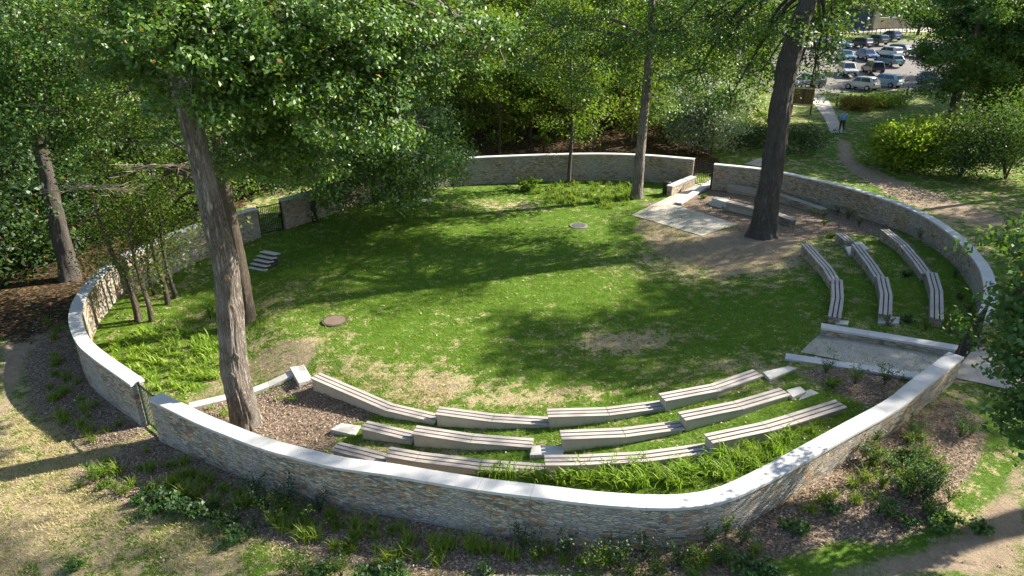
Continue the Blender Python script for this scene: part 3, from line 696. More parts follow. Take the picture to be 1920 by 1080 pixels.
for (pxx, pyy, rr) in [(412, 503, .1), (427, 560, .07), (445, 655, .1), (375, 400, .12), (440, 690, .1)]:   # knots and scars on the trunk
    pc = 466 - .185 * (797 - pyy); dd = 21.3 - (797 - pyy) * .0052; hz_ = (dep(pxx, pyy, dd) - b1)[2]; rt = np.interp(hz_, [0, 4, 9], [.47, .4, .36]); sn_ = np.clip((pxx - pc) / F * dd / rt, -.8, .8)
    ax = float(np.interp(hz_, [0, 2, 4, 5.5, 7, 9], [0, -.12, .05, .18, .1, 0])); cs_ = math.sqrt(1 - sn_ ** 2); ox_, oy_ = (.43 * cs_ + .9 * sn_) * rt, (-.9 * cs_ + .43 * sn_) * rt
    bm = bmesh.new(); bmesh.ops.create_icosphere(bm, subdivisions=3, radius=rr)
    for v in bm.verts: v.co *= 1 + .35 * (float(vnoise(np.array([v.co.x * 25 + 40]), np.array([v.co.z * 25 + 40 + v.co.y * 9]))[0]) - .5)
    bmesh.ops.scale(bm, vec=(.8, .4, 1.2), verts=bm.verts); bmesh.ops.translate(bm, vec=(ax + ox_ * .93, oy_ * .93, hz_), verts=bm.verts)
    me = bpy.data.meshes.new('knot'); bm.to_mesh(me); bm.free(); link('knot', me, M['wound'] if pyy in (503, 560) else M['bark'], oak, True)
# --- second trunk behind the oak
b2 = on(466, 602)
tree('park_tree', b2, 14, .3, [(dep(330, 320, 25), 1.3), (dep(240, 260, 26), 1.5), (dep(430, 260, 25), 1.2), (dep(200, 330, 27), 1.1), (dep(380, 400, 28), 1.0), (dep(300, 415, 30), .9), (dep(330, 360, 28), 1.2), (dep(250, 380, 29), 1.1), (dep(190, 400, 30), 1.0), (dep(420, 340, 28), 1.1)] + auto_lobes(b2, 8, 14, 4.5, 8, rg),
     'brown-trunked tree just behind the big pale oak', 'olive', 'barkm', .14, 1.3, 20, 21, pts=[(0, 0, -.4), (.05, 0, 2), (-.05, .1, 5), (0, 0, 8), (.1, 0, 11), (0, 0, 14)], k=40)
# --- crown hanging by the rear left wall
b9 = on(706, 377)
tree('park_tree', b9, 9, .22, [(dep(700, 280, 37), 2.4), (dep(780, 290, 37), 2.2), (dep(620, 300, 38), 2.2), (dep(820, 330, 38), 1.4), (dep(730, 345, 36), 1.5), (dep(790, 230, 38), 2.4), (dep(660, 220, 38), 2.4), (dep(560, 290, 38), 2), (dep(600, 240, 38), 2), (dep(830, 270, 38), 1.5), (dep(690, 290, 33), 1.9), (dep(745, 335, 34), 1.7), (dep(620, 330, 33), 1.6), (dep(790, 290, 33), 1.5), (dep(650, 370, 34), 1.3), (dep(700, 240, 32), 1.8), (dep(640, 260, 32), 1.6)],
     'bushy low-crowned tree in front of the rear left wall', 'oak', 'barkm', .18, 1.7, 24, 22, rad=.3, spray=.9)
# --- middle grey trunk and dark right trunk
b3 = on(1194, 371)
tree('park_tree', b3, 16, .34, [(dep(1150, 40, 40), 3.0), (dep(1040, 50, 41), 2.6), (dep(1240, 110, 40), 2.2), (dep(1100, 130, 42), 2.0), (dep(1270, 40, 39), 2.4), (dep(1000, 110, 42), 1.4), (dep(1235, 190, 41), 1.1)] + auto_lobes(b3, 12, 18, 5.5, 9, rg),
     'straight grey-trunked tree standing left of the rear gate', 'oak', 'bark', .19, 1.25, 20, 23, pts=[(0, 0, -.4), (0, 0, 2), (.05, 0, 5), (.1, 0, 9), (0, 0, 12), (0, 0, 16)], k=36, rad=.33, spray=1, hz0=.6)
b4 = on(1430, 441)
o4 = tree('park_tree', b4, 16, .62, [(dep(1385, 40, 33), 2.2), (dep(1480, 60, 30.5), 1.1), (dep(1430, 130, 33.5), 1.3), (dep(1330, 30, 34), 2.2), (dep(1520, 20, 33), 1.3), (dep(1530, 120, 34), .95), (dep(1310, 130, 36), 1.8), (dep(1370, 180, 36), 1.3), (dep(1400, 130, 35), 1.4), (dep(1370, 70, 35), 1.6), (dep(1550, 95, 33.5), .75), (dep(1565, 45, 33.5), .7), (dep(1600, 18, 33), .8), (dep(1680, 15, 33.5), .9), (dep(1445, 40, 34), 1.2), (dep(1590, 0, 33), .9), (dep(1650, -12, 33), 1.1), (dep(1715, 5, 34), .9), (dep(1540, 60, 34), 1.0), (dep(1520, 160, 35), .8), (dep(1250, 60, 35), 1.6), (dep(1560, 30, 32), .8)] + auto_lobes(b4 + [.5, 3, 0], 12, 18, 5, 9, rg),
     'massive dark-trunked tree in front of the rear benches', 'oak', 'barkd', .17, 1.35, 20, 24, pts=[(0, 0, -.4), (0, 0, .7), (0, .05, 2.5), (-.05, 0, 5), (-.1, 0, 8), (.15, 0, 10), (.5, 0, 12), (.4, 0, 16)], k=72, flare=1.6, toprad=.5, rad=.3, ridge=.08, hz0=.75)
q = [dep(1480, 130, 33.3) - b4, dep(1500, 90, 33.3) - b4, dep(1512, 40, 33.5) - b4, dep(1530, -60, 34) - b4]
MB().tube(catmull([q[0] - [.35, 0, 1], *q], .3), np.linspace(.36, .2, len(catmull([q[0] - [.35, 0, 1], *q], .3))), 14).build('limb', M['barkd'], o4, smooth=True)
# --- thin saplings
def sapling(px, py, h, tr, lab, mat='olive', lobes=None, seed=1, lean=(0, 0), bk='barkm', size=.13):
    b = on(px, py); r_ = np.random.RandomState(seed)
    if lobes is None: lobes = auto_lobes(b, h * .42, h, h * .28, 7, r_, (.4, .6))
    return tree('sapling', b, h, tr, lobes, lab, mat, bk, size, 1.3, 12, seed, lean, k=12, flare=1.3, spray=.6, rad=.3, cat='sapling')
sapling(1066, 346, 8, .13, 'thin dark sapling standing against the rear wall', seed=31, bk='barkd', size=.2)
sapling(259, 601, 5.5, .14, 'leftmost leaning sapling inside the left curve of the wall', seed=32, lean=(-.09, .0))
sapling(284, 602, 5, .11, 'straight sapling just right of the leftmost leaning one', seed=33)
sapling(316, 571, 5.5, .11, 'slender sapling between the straight sapling and the slim rear pair', seed=34, lean=(-.03, 0))
sapling(331, 558, 6, .1, 'slim sapling nearest to the big oak trunk', seed=35, bk='barkd')
sapling(292, 552, 4.5, .07, 'thinnest sapling at the back of the left group', seed=36)
# --- outer left tree
b7 = on(132, 522)
tree('park_tree', b7, 16, .4, [(dep(60, 120, 27), 2.6), (dep(150, 150, 27), 2.2), (dep(40, 240, 28), 2.0), (dep(210, 90, 28), 2.2), (dep(120, 50, 26), 2.4), (dep(-40, 160, 27), 2.6), (dep(90, 210, 26), 1.5), (dep(180, 240, 28), 1.5), (dep(20, 20, 26), 2.2)] + auto_lobes(b7, 13, 18, 5, 6, rg),
     'stout trunk outside the left wall where the dirt path bends', 'oak', 'barkd', .16, 1.6, 22, 41, pts=[(0, 0, -.4), (.1, 0, 2), (.25, 0, 5), (.3, 0, 8), (.2, 0, 12), (0, 0, 16)], k=36, rad=.3, spray=.9)
# --- hanging branches of the near right tree (trunk outside the frame)
b8 = np.array([18.5, 11.5, Tz(18.5, 11.5)])
tree('hazel_tree', b8, 12, .4, [(dep(1990, 520, 12.2), .8), (dep(1968, 610, 12), .55), (dep(1985, 690, 12), .8), (dep(1945, 760, 12), .5), (dep(1940, 650, 12), .45), (dep(1942, 600, 12.1), .4), (dep(1945, 540, 12), .5), (dep(1940, 810, 12), .35), (dep(2010, 600, 12.5), 1.1), (dep(1970, 780, 12.2), .5), (dep(2050, 620, 13), 1.8), (dep(2150, 560, 14.5), 2.2), (dep(1990, 440, 13.5), 1.0), (dep(1945, 460, 12.6), .4)] + auto_lobes(b8, 8, 13, 3.2, 5, rg),
     'broad-leaved branches hanging into the right edge near the ramp gate', 'hazel', 'barkm', .115, 4.0, 26, 42, rad=.15, spray=.5, wid=.75, up=.7)

# --- prototype trees, copied for the wood
def proto(seed, h, z0, r, mat, bk, n=11, size=.26, dens=1.0, npc=18, tr=.3):
    rr = np.random.RandomState(seed); b = np.array([0, 0, 0.])
    return tree('woodland_tree', b, h, tr, auto_lobes(b, z0, h + 1, r, n, rr), None, mat, bk, size, dens, npc, seed, k=12, rad=.36, spray=1.05, per=7, flare=1.3, twigs=False)
PR = {'deep': proto(51, 16, 4.5, 5, 'deep', 'barkd'), 'oak': proto(52, 17, 5, 5.4, 'oak', 'barkm'), 'olive': proto(53, 13, 3.2, 4.2, 'olive', 'barkm', 12), 'lime': proto(54, 12, 2.6, 4.2, 'lime', 'barkm', 12), 'high': proto(55, 21, 11, 6.5, 'oak', 'barkd', 13, size=.3, dens=.75, npc=11),
      'under': proto(57, 11, 2.2, 4.0, 'understorey', 'barkm', 12, size=.22, dens=1.0, npc=12, tr=.14), 'bush': proto(56, 4, .8, 2.6, 'deep', 'barkm', 9, size=.2, dens=1.3, tr=.1)}
used = {}
def put(kind, x, y, label, group, s=1, rz=None, dz=0, name=None, cat='tree'):
    o = PR[kind] if kind not in used else copy_tree(PR[kind]); used[kind] = 1
    rz = random.uniform(0, 6.28) if rz is None else rz
    o.location = (x, y, Tz(x, y) - .05 + dz); o.rotation_euler = (0, 0, rz); o.scale = (s, s, s * random.uniform(.92, 1.08)); tag(o, label, cat, group)
    if name: o.name = name
    return o
rw = random.Random(4)
LW = 'dense leafy tree of the shaded wood left of the enclosure'
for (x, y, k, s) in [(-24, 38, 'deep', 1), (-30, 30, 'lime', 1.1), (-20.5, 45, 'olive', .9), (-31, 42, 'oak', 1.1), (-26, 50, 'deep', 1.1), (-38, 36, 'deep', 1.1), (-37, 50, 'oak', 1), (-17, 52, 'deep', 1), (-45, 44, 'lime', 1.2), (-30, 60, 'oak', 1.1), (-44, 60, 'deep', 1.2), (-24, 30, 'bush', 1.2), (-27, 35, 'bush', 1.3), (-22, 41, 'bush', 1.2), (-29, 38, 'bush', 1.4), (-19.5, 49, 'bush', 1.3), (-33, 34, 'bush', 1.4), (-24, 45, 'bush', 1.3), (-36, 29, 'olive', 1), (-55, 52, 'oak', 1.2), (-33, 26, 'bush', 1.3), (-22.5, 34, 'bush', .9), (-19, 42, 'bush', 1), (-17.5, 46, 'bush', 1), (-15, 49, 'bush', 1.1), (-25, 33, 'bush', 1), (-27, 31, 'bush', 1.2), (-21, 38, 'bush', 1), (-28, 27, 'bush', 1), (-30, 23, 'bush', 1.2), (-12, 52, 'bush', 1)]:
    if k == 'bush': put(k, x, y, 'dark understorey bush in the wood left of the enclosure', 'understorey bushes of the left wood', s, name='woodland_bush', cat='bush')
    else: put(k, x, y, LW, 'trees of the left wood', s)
for (x, y, k, s) in [(-12, 56, 'olive', 1), (-5, 60, 'deep', .9), (1, 58, 'lime', .8), (5, 66, 'olive', .95), (-9, 68, 'oak', 1), (-1, 74, 'deep', 1), (9, 60, 'olive', .8), (13.5, 66, 'deep', .9), (-18, 66, 'deep', 1.1), (10, 76, 'oak', 1), (3, 84, 'lime', 1.1), (18, 80, 'oak', .9), (-15, 80, 'oak', 1.2), (-30, 76, 'deep', 1.3), (-48, 78, 'oak', 1.4), (23, 95, 'olive', .9), (8, 96, 'deep', 1.2), (-8, 98, 'oak', 1.3), (-28, 100, 'deep', 1.5), (-58, 100, 'oak', 1.7)]:
    put(k, x, y, 'leafy tree in the wood behind the rear wall', 'trees of the rear wood', s)
for (x, y, s) in [(-6, 53.5, .9), (-1, 52, .85), (4.5, 53, .9), (9.5, 55, .85), (1.5, 57, 1), (-10, 57, 1), (14, 60, 1), (6, 60, 1.1), (-3, 64, 1.2), (11, 69, 1.2), (15.5, 53, .5)]:
    put('under', x, y, 'thin yellow-green understorey tree just behind the rear wall', 'understorey trees behind the rear wall', s)
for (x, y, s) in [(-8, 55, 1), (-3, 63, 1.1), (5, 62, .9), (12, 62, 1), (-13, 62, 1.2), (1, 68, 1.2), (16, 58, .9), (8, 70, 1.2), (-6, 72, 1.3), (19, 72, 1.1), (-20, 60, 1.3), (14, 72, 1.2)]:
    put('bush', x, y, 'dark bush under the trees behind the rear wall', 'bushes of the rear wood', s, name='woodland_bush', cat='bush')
for (x, y, k, s) in [(35, 55, 'oak', .85), (38.5, 61, 'deep', .75), (41, 57, 'oak', .95), (47, 64, 'deep', 1), (23.5, 70, 'oak', .8), (20, 59, 'under', .6), (44, 57, 'oak', .85), (54, 68, 'oak', 1), (40, 60, 'deep', .9), (46, 66, 'oak', .9), (50, 58, 'lime', 1), (52, 74, 'deep', 1), (58, 84, 'oak', 1), (64, 78, 'deep', 1.1), (68, 95, 'deep', 1.1), (47, 42, 'oak', 1)]:
    put(k, x, y, 'leafy tree in the grove right of the grass slope', 'trees of the right grove', s)
for (x, y, k, s) in [(on(1568, 52)[0], on(1568, 52)[1], 'lime', .8), (on(1640, 42)[0], on(1640, 42)[1] , 'lime', .7), (on(1545, 66)[0], on(1545, 66)[1], 'oak', .8), (on(1720, 66)[0], on(1720, 66)[1], 'lime', .9), (66, 150, 'lime', 1), (74, 160, 'oak', 1.2), (96, 150, 'oak', 1.2), (110, 160, 'deep', 1.4), (50, 158, 'oak', 1.3), (36, 150, 'deep', 1.4), (84, 185, 'oak', 1.5), (20, 150, 'oak', 1.5), (0, 150, 'deep', 1.7), (-25, 150, 'oak', 1.8), (-60, 150, 'deep', 2), (-95, 150, 'oak', 2), (60, 190, 'oak', 1.6), (130, 170, 'deep', 1.6), (40, 122, 'oak', 1), (33, 112, 'lime', .9), (27, 118, 'oak', 1.1)]:
    put(k, x, y, 'tree on the far bank beyond the car park', 'trees beyond the car park', s)
for q, s_2 in [((430, 370), .9), ((520, 352), .8), ((600, 328), .85), ((350, 398), .9), ((470, 350), 1.1), ((690, 318), .8), ((560, 315), 1.2), ((640, 310), 1.1), ((390, 360), 1.2), ((300, 400), 1.1)]:
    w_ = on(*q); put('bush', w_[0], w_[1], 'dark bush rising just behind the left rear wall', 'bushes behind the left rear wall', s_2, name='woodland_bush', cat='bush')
# --- tall trees standing right of the frame, whose crowns shade the lawn and the right bank
for (x, y, s, dz) in [(34, 41, .9, 0), (32, 31.5, .76, 0), (37, 33, 1.05, 0), (35, 19, .6, 0), (27, 8, .8, 0), (24, 2.5, .75, 0), (33, 12.5, .7, -1), (46, 30, 1.1, 0)]:
    put('high', x, y, 'tall high-crowned tree standing to the right of the enclosure', 'tall trees right of the enclosure', s, dz=dz)

bt = np.array([26.5, 17, Tz(26.5, 17)]); tree('park_tree', bt, 24, .45, auto_lobes(bt + [-2, 6, 0], 18.5, 25, 3.8, 8, rg), 'very tall tree right of the ramp whose shade falls on the foreground', 'oak', 'barkd', .24, .9, 14, 45, rad=.4, spray=1.2, k=16)
# ------------------------------------------------------------------ shrubs and low plants
def shrub(name, P, rx, rz, label, mat, size=.1, dens=2.2, npc=16, seed=1, n=7, cat='shrub', group=None, stems=9, flat=.8):
    rr = np.random.RandomState(seed); b = np.array(P, float); o = empty(name, b); tag(o, label, cat, group); lb = []
    for i in range(n):
        a = i * 2.4 + rr.rand(); q = rx * .6 * math.sqrt((i + .3) / n); lb.append(((q * math.cos(a), q * math.sin(a), rz * (.42 + .35 * rr.rand())), (rx * .5, rx * .5, rz * .38)))
    C, O = lobes_to_clumps(lb, rr, dens, rx * .3, 4, .6); C[:, 2] = np.maximum(C[:, 2], .05)
    link('foliage', leaf_mesh('foliage', C, npc, rx * .11 + .03, size, rr, up=.5, outw=O), M[mat], o)
    m = MB()
    for i in range(stems):
        a = rr.rand() * 6.28; q = rx * rr.rand() * .7; m.tube([(0, 0, -.05), (q * .4 * math.cos(a), q * .4 * math.sin(a), rz * .4), (q * math.cos(a), q * math.sin(a), rz * .85)], [.012 + rz * .01, .008 + rz * .004, .004], 5)
    m.build('stems', M['barkm'], o); return o
shrub('silvery_bush', on(1312, 290) , 3.1, 6.2, 'tall silvery-leaved bush behind the rear gate', 'silver', .2, 2.0, 18, 61, 9)
shrub('silvery_bush', on(1250, 272), 1.6, 2.4, 'small grey-green bush left of the tall silvery one', 'olive', .2, 1.2, 14, 62)
shrub('dark_shrub', on(1500, 284), 2.3, 1.9, 'wide dark shrub right of the massive trunk, beside the path', 'deep', .16, 1.5, 16, 63, 8)
shrub('dark_shrub', on(1420, 272), 2.4, 2.0, 'dark shrub mostly hidden behind the massive trunk', 'deep', .16, 1.5, 16, 64, 8)
shrub('dark_shrub', on(1370, 268), 2.2, 2.2, 'dark shrub between the silvery bush and the massive trunk', 'deep', .16, 1.4, 16, 65, 8)
shrub('lime_bush', on(1700, 318), 3.0, 3.4, 'sunlit yellow-green bush on the slope right of the footpath', 'limey', .22, 2.4, 20, 66, 9)
shrub('lime_bush', on(1800, 330), 3.3, 4.4, 'dark lower bush right of the sunlit yellow-green one', 'deep', .17, 1.4, 16, 67, 9)
shrub('lime_bush', on(1885, 335), 3.6, 5.5, 'large bush at the right edge above the outer path', 'hazel', .15, 1.5, 16, 68, 9)
shrub('lime_bush', on(1850, 262), 3.2, 6.0, 'tall bush rising behind the sunlit yellow-green one', 'lime', .2, 1.2, 16, 69, 9)
shrub('rust_grass', on(1612, 205), 2.2, 1.2, 'rusty tall weeds at the edge of the car park', 'rust', .22, 2.0, 14, 70, 8)
shrub('rust_grass', on(1655, 200), 2.6, 1.1, 'yellow-green tall weeds right of the rusty ones', 'lime', .2, 2.0, 14, 71, 8)
shrub('young_shrub', on(1020, 290), .7, 2.1, 'pale upright twiggy shrub just behind the rear wall', 'lime', .12, 2.0, 8, 72, 6)
# pale dead twigs in front of the left wood and under the oak
def twigs(px, py, d, L, label, seed, nb=16, drop=-.1):
    rr = np.random.RandomState(seed); p = dep(px, py, d); o = empty('dead_branch', p); m = MB()
    for i in range(nb):
        a = rr.uniform(-.6, .6) + (math.pi if rr.rand() < .5 else 0); l = L * rr.uniform(.5, 1); q = [np.zeros(3)]
        for k in range(4): a += rr.uniform(-.3, .3); q.append(q[-1] + np.array([math.cos(a), math.sin(a) * .7, drop + rr.uniform(-.25, .3)]) * l / 4)
        m.tube(q, [.02, .015, .011, .008, .004], 5, False)
        for k in (2, 3):
            b = a + rr.choice([-.8, .8]); m.tube([q[k], q[k] + np.array([math.cos(b), math.sin(b), rr.uniform(-.3, .3)]) * l * .3], [.009, .004], 4, False)
    m.build('twigs', M['twig'], o); return tag(o, label, 'branch')
twigs(180, 350, 26, 2.6, 'bare pale dead branch hanging before the dark left wood', 81, 18)
twigs(300, 310, 24, 1.8, 'bare pale dead branch reaching toward the big oak trunk', 82, 12)
twigs(860, 100, 20.5, 1.0, 'bare pale twig cluster under the tip of the oak limb', 83, 9)
q = catmull([dep(690, 130, 19), dep(750, 112, 19.6), dep(800, 90, 20), dep(850, 62, 20.3)], .2)
MB().tube([v - b1 for v in q], np.linspace(.13, .06, len(q)), 10).build('limb', M['barkd'], oak, smooth=True)
# fallen leaning limb by the rear shrubs
p0, p1 = on(1455, 240), dep(1345, 150, 56)
lo_ = empty('leaning_limb', p0); MB().tube(catmull([(0, 0, -.1), (p1 - p0) * .5 + [0, 0, .3], p1 - p0], .4), .13, 8, True).build('limb', M['barkm'], lo_, smooth=True); MB().tube([(p1 - p0) * .55, (p1 - p0) * .8 + [1.2, .3, -1]], [.07, .03], 6).build('side_branch', M['barkm'], lo_, smooth=True)
tag(lo_, 'mossy limb leaning in the shrubs left of the massive trunk', 'branch')

def clump(n, L, w, rng, arch=.9, segs=3, spread=.06):
    V, Fq = [], []
    a = rng.rand(n) * 6.283; l = L * (.6 + .5 * rng.rand(n)); lean = .25 + .9 * rng.rand(n) * arch
    bx = rng.randn(n, 2) * spread; W = w * (.7 + .6 * rng.rand(n))
    t = np.linspace(0, 1, segs + 1)
    for k, tt in enumerate(t):
        r = l * np.sin(np.minimum(lean * (tt ** 1.4) * 1.3, 1.6)) * tt * .8; z = l * tt * np.cos(np.minimum(lean * tt, 1.5)) * .9
        x = bx[:, 0] + r * np.cos(a); y = bx[:, 1] + r * np.sin(a); ww = W * (1 - tt ** 2 * .9) / 2
        V.append(np.stack([x - ww * np.sin(a), y + ww * np.cos(a), z], 1)); V.append(np.stack([x + ww * np.sin(a), y - ww * np.cos(a), z], 1))
    V = np.stack(V, 1); m = 2 * (segs + 1); base = (np.arange(n) * m)[:, None, None]
    q = np.array([[2 * k, 2 * k + 1, 2 * k + 3, 2 * k + 2] for k in range(segs)])[None]
    return V.reshape(-1, 3), (base + q).reshape(-1, 4)
def field(name, pts, n, L, w, mat, label, cat, seed, arch=.9, segs=3, protos=9, spread=.06, svar=.35):
    rng = np.random.RandomState(seed); pr = [clump(n, L, w, rng, arch, segs, spread) for _ in range(protos)]
    pts = np.asarray(pts); z = T(pts[:, 0], pts[:, 1]); Vs, Fs, o = [], [], 0
    for (x, y), zz in zip(pts, z):
        V, Fq = pr[rng.randint(protos)]; a = rng.rand() * 6.283; s = 1 + svar * rng.randn(); s = min(max(s, .4), 1.8); c, sn = math.cos(a), math.sin(a)
        W = np.stack([V[:, 0] * c - V[:, 1] * sn, V[:, 0] * sn + V[:, 1] * c, V[:, 2]], 1) * s + [x, y, zz]
        Vs.append(W); Fs.append(Fq + o); o += len(V)
    ob = link(name, npmesh(name, np.vstack(Vs), np.vstack(Fs)), M[mat]); return tag(ob, label, cat, kind='stuff')
def scatter(P, dens, rng, keep=None):
    P = np.asarray(P)[:, :2]; lo, hi = P.min(0), P.max(0); n = int(np.prod(hi - lo) * dens)
    q = lo + rng.rand(n, 2) * (hi - lo); q = q[inpoly(q[:, 0], q[:, 1], P)]
    return q
rs = np.random.RandomState(9)
fp = scatter(PX((880, 893), (1040, 890), (1340, 862), (1440, 828), (1500, 812), (1440, 870), (1350, 905), (1270, 915), (1130, 912), (1000, 903)), 26, rs)
field('lily_bed', fp, 22, .4, .024, 'blade', 'bright strap-leaved lilies in a dense band inside the foreground wall', 'lilies', 91)
fp = scatter(PX((1330, 870), (1440, 825), (1600, 775), (1560, 800), (1470, 850), (1380, 900)), 7, rs)
field('lily_bed', fp, 16, .36, .02, 'sedge', 'sparser darker lily clumps toward the right end of the foreground wall', 'lilies', 92)
fp = scatter(PX((190, 650), (240, 620), (330, 615), (420, 640), (425, 700), (360, 735), (300, 745), (262, 705), (215, 675)), 12, rs)
field('lily_bed', fp, 16, .31, .03, 'blade', 'glowing lime lily bed inside the left curve, beside the oak', 'lilies', 93)
fp = scatter(PX((970, 350), (1060, 342), (1180, 345), (1200, 372), (1160, 392), (1080, 392), (1000, 372)), 6, rs)
field('lily_bed', fp, 14, .38, .035, 'sedge', 'lily bed against the rear wall around the dark sapling', 'lilies', 94)
fp = scatter(PX((420, 628), (445, 628), (455, 660), (425, 690)), 5, rs)
fp2 = scatter(PX((370, 770), (420, 752), (430, 790), (395, 800)), 5, rs); fp3 = scatter(PX((490, 745), (560, 735), (620, 755), (520, 775)), 1.2, rs)
field('lily_bed', np.vstack([fp2, fp3]), 14, .34, .02, 'blade', 'small scattered lilies at the foot of the big oak', 'lilies', 95)
# sedge tufts, planted in rows outside the wall
sp_ = []
for dist in (.75, 1.3, 1.85, 2.4, 2.95, 3.5):
    for sgn in (-1, 1):
        pl = wall_off('D', sgn * dist)
        if inpoly(pl[:1, 0] * 0 + pl[len(pl) // 2, 0], pl[:1, 1] * 0 + pl[len(pl) // 2, 1], ENC)[0]: continue
        s = np.r_[0, np.cumsum(np.hypot(*np.diff(pl, axis=0).T))]
        for a in np.arange(.6 + dist * .2, s[-1] - 2.5, .52): sp_.append((np.interp(a, s, pl[:, 0]) + rw.gauss(0, .08), np.interp(a, s, pl[:, 1]) + rw.gauss(0, .08)))
sp_ = np.array(sp_)
okm = np.zeros(len(sp_), bool); sdm = np.full(len(sp_), -9.)
for P in MULCH[:2]: sdm = np.maximum(sdm, sdist(sp_[:, 0], sp_[:, 1], P))
okm = (sdm > .25) & (sdist(sp_[:, 0], sp_[:, 1], ENC) < -.55) & ((sp_[:, 0] < 5.5) | (sdm > .8))
sp_ = sp_[okm]
la = wall_off('A1', .0); 
for P, dens in ((MULCH[0], 2.2), (MULCH[1], 3.0)):
    q = scatter(P, dens, rs); q = q[(sdist(q[:, 0], q[:, 1], P) > .3) & (sdist(q[:, 0], q[:, 1], ENC) < -.5) & (q[:, 0] < 5)]; sp_ = np.vstack([sp_, q])
rs.shuffle(sp_); sp_ = sp_[:295]
rr_ = np.random.RandomState(77); sm_ = [npmesh('sedge_tuft', *clump(46, .36, .015, rr_, 1.1, 3, .05)) for _ in range(4)]
for m_ in sm_: m_.materials.append(M['sedge'])
for i, (x, y) in enumerate(sp_):
    o = bpy.data.objects.new('sedge_tuft', sm_[i % 4]); COL.objects.link(o); o.location = (x, y, Tz(x, y)); s = random.uniform(.85, 1.6); o.scale = (s, s, s * random.uniform(.8, 1.1)); o.rotation_euler = (0, 0, random.uniform(0, 6.28))
    tag(o, 'small dark green sedge tuft planted in the mulch outside the wall', 'sedge tuft', 'sedge tufts planted outside the foreground wall')
# small leafy plants: three meshes of each kind, copied
def plant_mesh(seed, h, r, size, n, bare=.3):
    rr = np.random.RandomState(seed); st = MB(); C = []
    for i in range(n):
        a = i * 2.4 + rr.rand() * .8; tip = np.array([r * rr.uniform(.3, 1) * math.cos(a), r * rr.uniform(.3, 1) * math.sin(a), h * rr.uniform(.6, 1)]); m = tip * [.4, .4, .55]
        st.tube([(0, 0, -.03), m, tip], [.009, .006, .003], 4, False)
        for t in np.linspace(bare, 1, 8): C.append((m * (t / .5) if t < .5 else m + (tip - m) * (t - .5) / .5) + rr.randn(3) * .02)
    return leaf_mesh('foliage', np.array(C), 6, .05, size, rr, up=.8, wid=.7), st.mesh('stems')
PK = {k: [plant_mesh(100 + 10 * j + i, *v) for i in range(3)] for j, (k, v) in enumerate({'rose': (.75, .4, .055, 7), 'low': (.3, .32, .09, 7), 'tall': (1.1, .3, .06, 6)}.items())}
def plant(px, py, kind, mat, label, group, s=1., world=None):
    p = on(px, py) if world is None else world; fm, sm2 = random.choice(PK[kind]); o = empty('shrub_seedling', p, random.uniform(0, 6.28)); s *= random.uniform(.65, .95); o.scale = (s, s, s)
    f = bpy.data.objects.new('foliage', fm); COL.objects.link(f); f.parent = o
    if not fm.materials: fm.materials.append(M[mat])
    f.material_slots[0].link = 'OBJECT'; f.material_slots[0].material = M[mat]
    g = bpy.data.objects.new('stems', sm2); COL.objects.link(g); g.parent = o
    if not sm2.materials: sm2.materials.append(M['barkm'])
    return tag(o, label, 'plant', group)
for px, py, k, m, s in [(1548, 700, 'rose', 'deep', 1.1), (1603, 720, 'rose', 'lime', 1), (1658, 722, 'rose', 'deep', 1.1), (1700, 735, 'rose', 'deep', 1), (1560, 725, 'low', 'lime', .9), (1735, 618, 'rose', 'olive', 1), (1780, 625, 'rose', 'olive', 1), (1665, 612, 'rose', 'deep', 1), (1700, 605, 'low', 'deep', 1)]:
    plant(px, py, k, m, 'young leafy shrub planted next to the paved ramp', 'young shrubs along the ramp', s)
for px, py in [(1545, 425), (1590, 410), (1620, 398), (1560, 445), (1610, 425), (1650, 415), (1680, 425), (1525, 405), (1600, 395), (1725, 450), (1800, 560), (1815, 590), (1790, 520), (1700, 520), (1380, 332), (1350, 335), (1340, 352), (1320, 372), (1570, 402), (1545, 408)]:
    plant(px, py, 'rose' if px % 20 else 'low', 'deep' if px % 3 else 'olive', 'low leafy plant in the planting strip along the right rear wall', 'plants along the right rear wall', 1)
for px, py, k, m, s in [(180, 905, 'rose', 'lime', 1.1), (195, 915, 'low', 'lime', 1), (150, 915, 'rose', 'olive', .8), (215, 925, 'rose', 'lime', 1.1), (235, 930, 'rose', 'olive', .9), (260, 945, 'low', 'hazel', 1.2), (285, 960, 'low', 'hazel', 1.3), (335, 955, 'low', 'hazel', 1.4), (350, 965, 'low', 'deep', 1.4), (395, 970, 'low', 'deep', 1.6), (425, 985, 'low', 'deep', 1.5), (445, 1012, 'low', 'hazel', 1.5), (440, 985, 'rose', 'deep', 1), (375, 965, 'low', 'hazel', 1.3), (280, 975, 'rose', 'hazel', .7), (300, 935, 'low', 'deep', 1.2), (315, 945, 'low', 'deep', 1.4), (280, 925, 'low', 'deep', 1.2), (140, 1070, 'low', 'hazel', 1.1), (480, 990, 'rose', 'deep', .8)]:
    plant(px, py, k, m, 'leafy weed growing at the mulch edge in the lower left', 'weeds at the lower left mulch edge', s * 1.0)
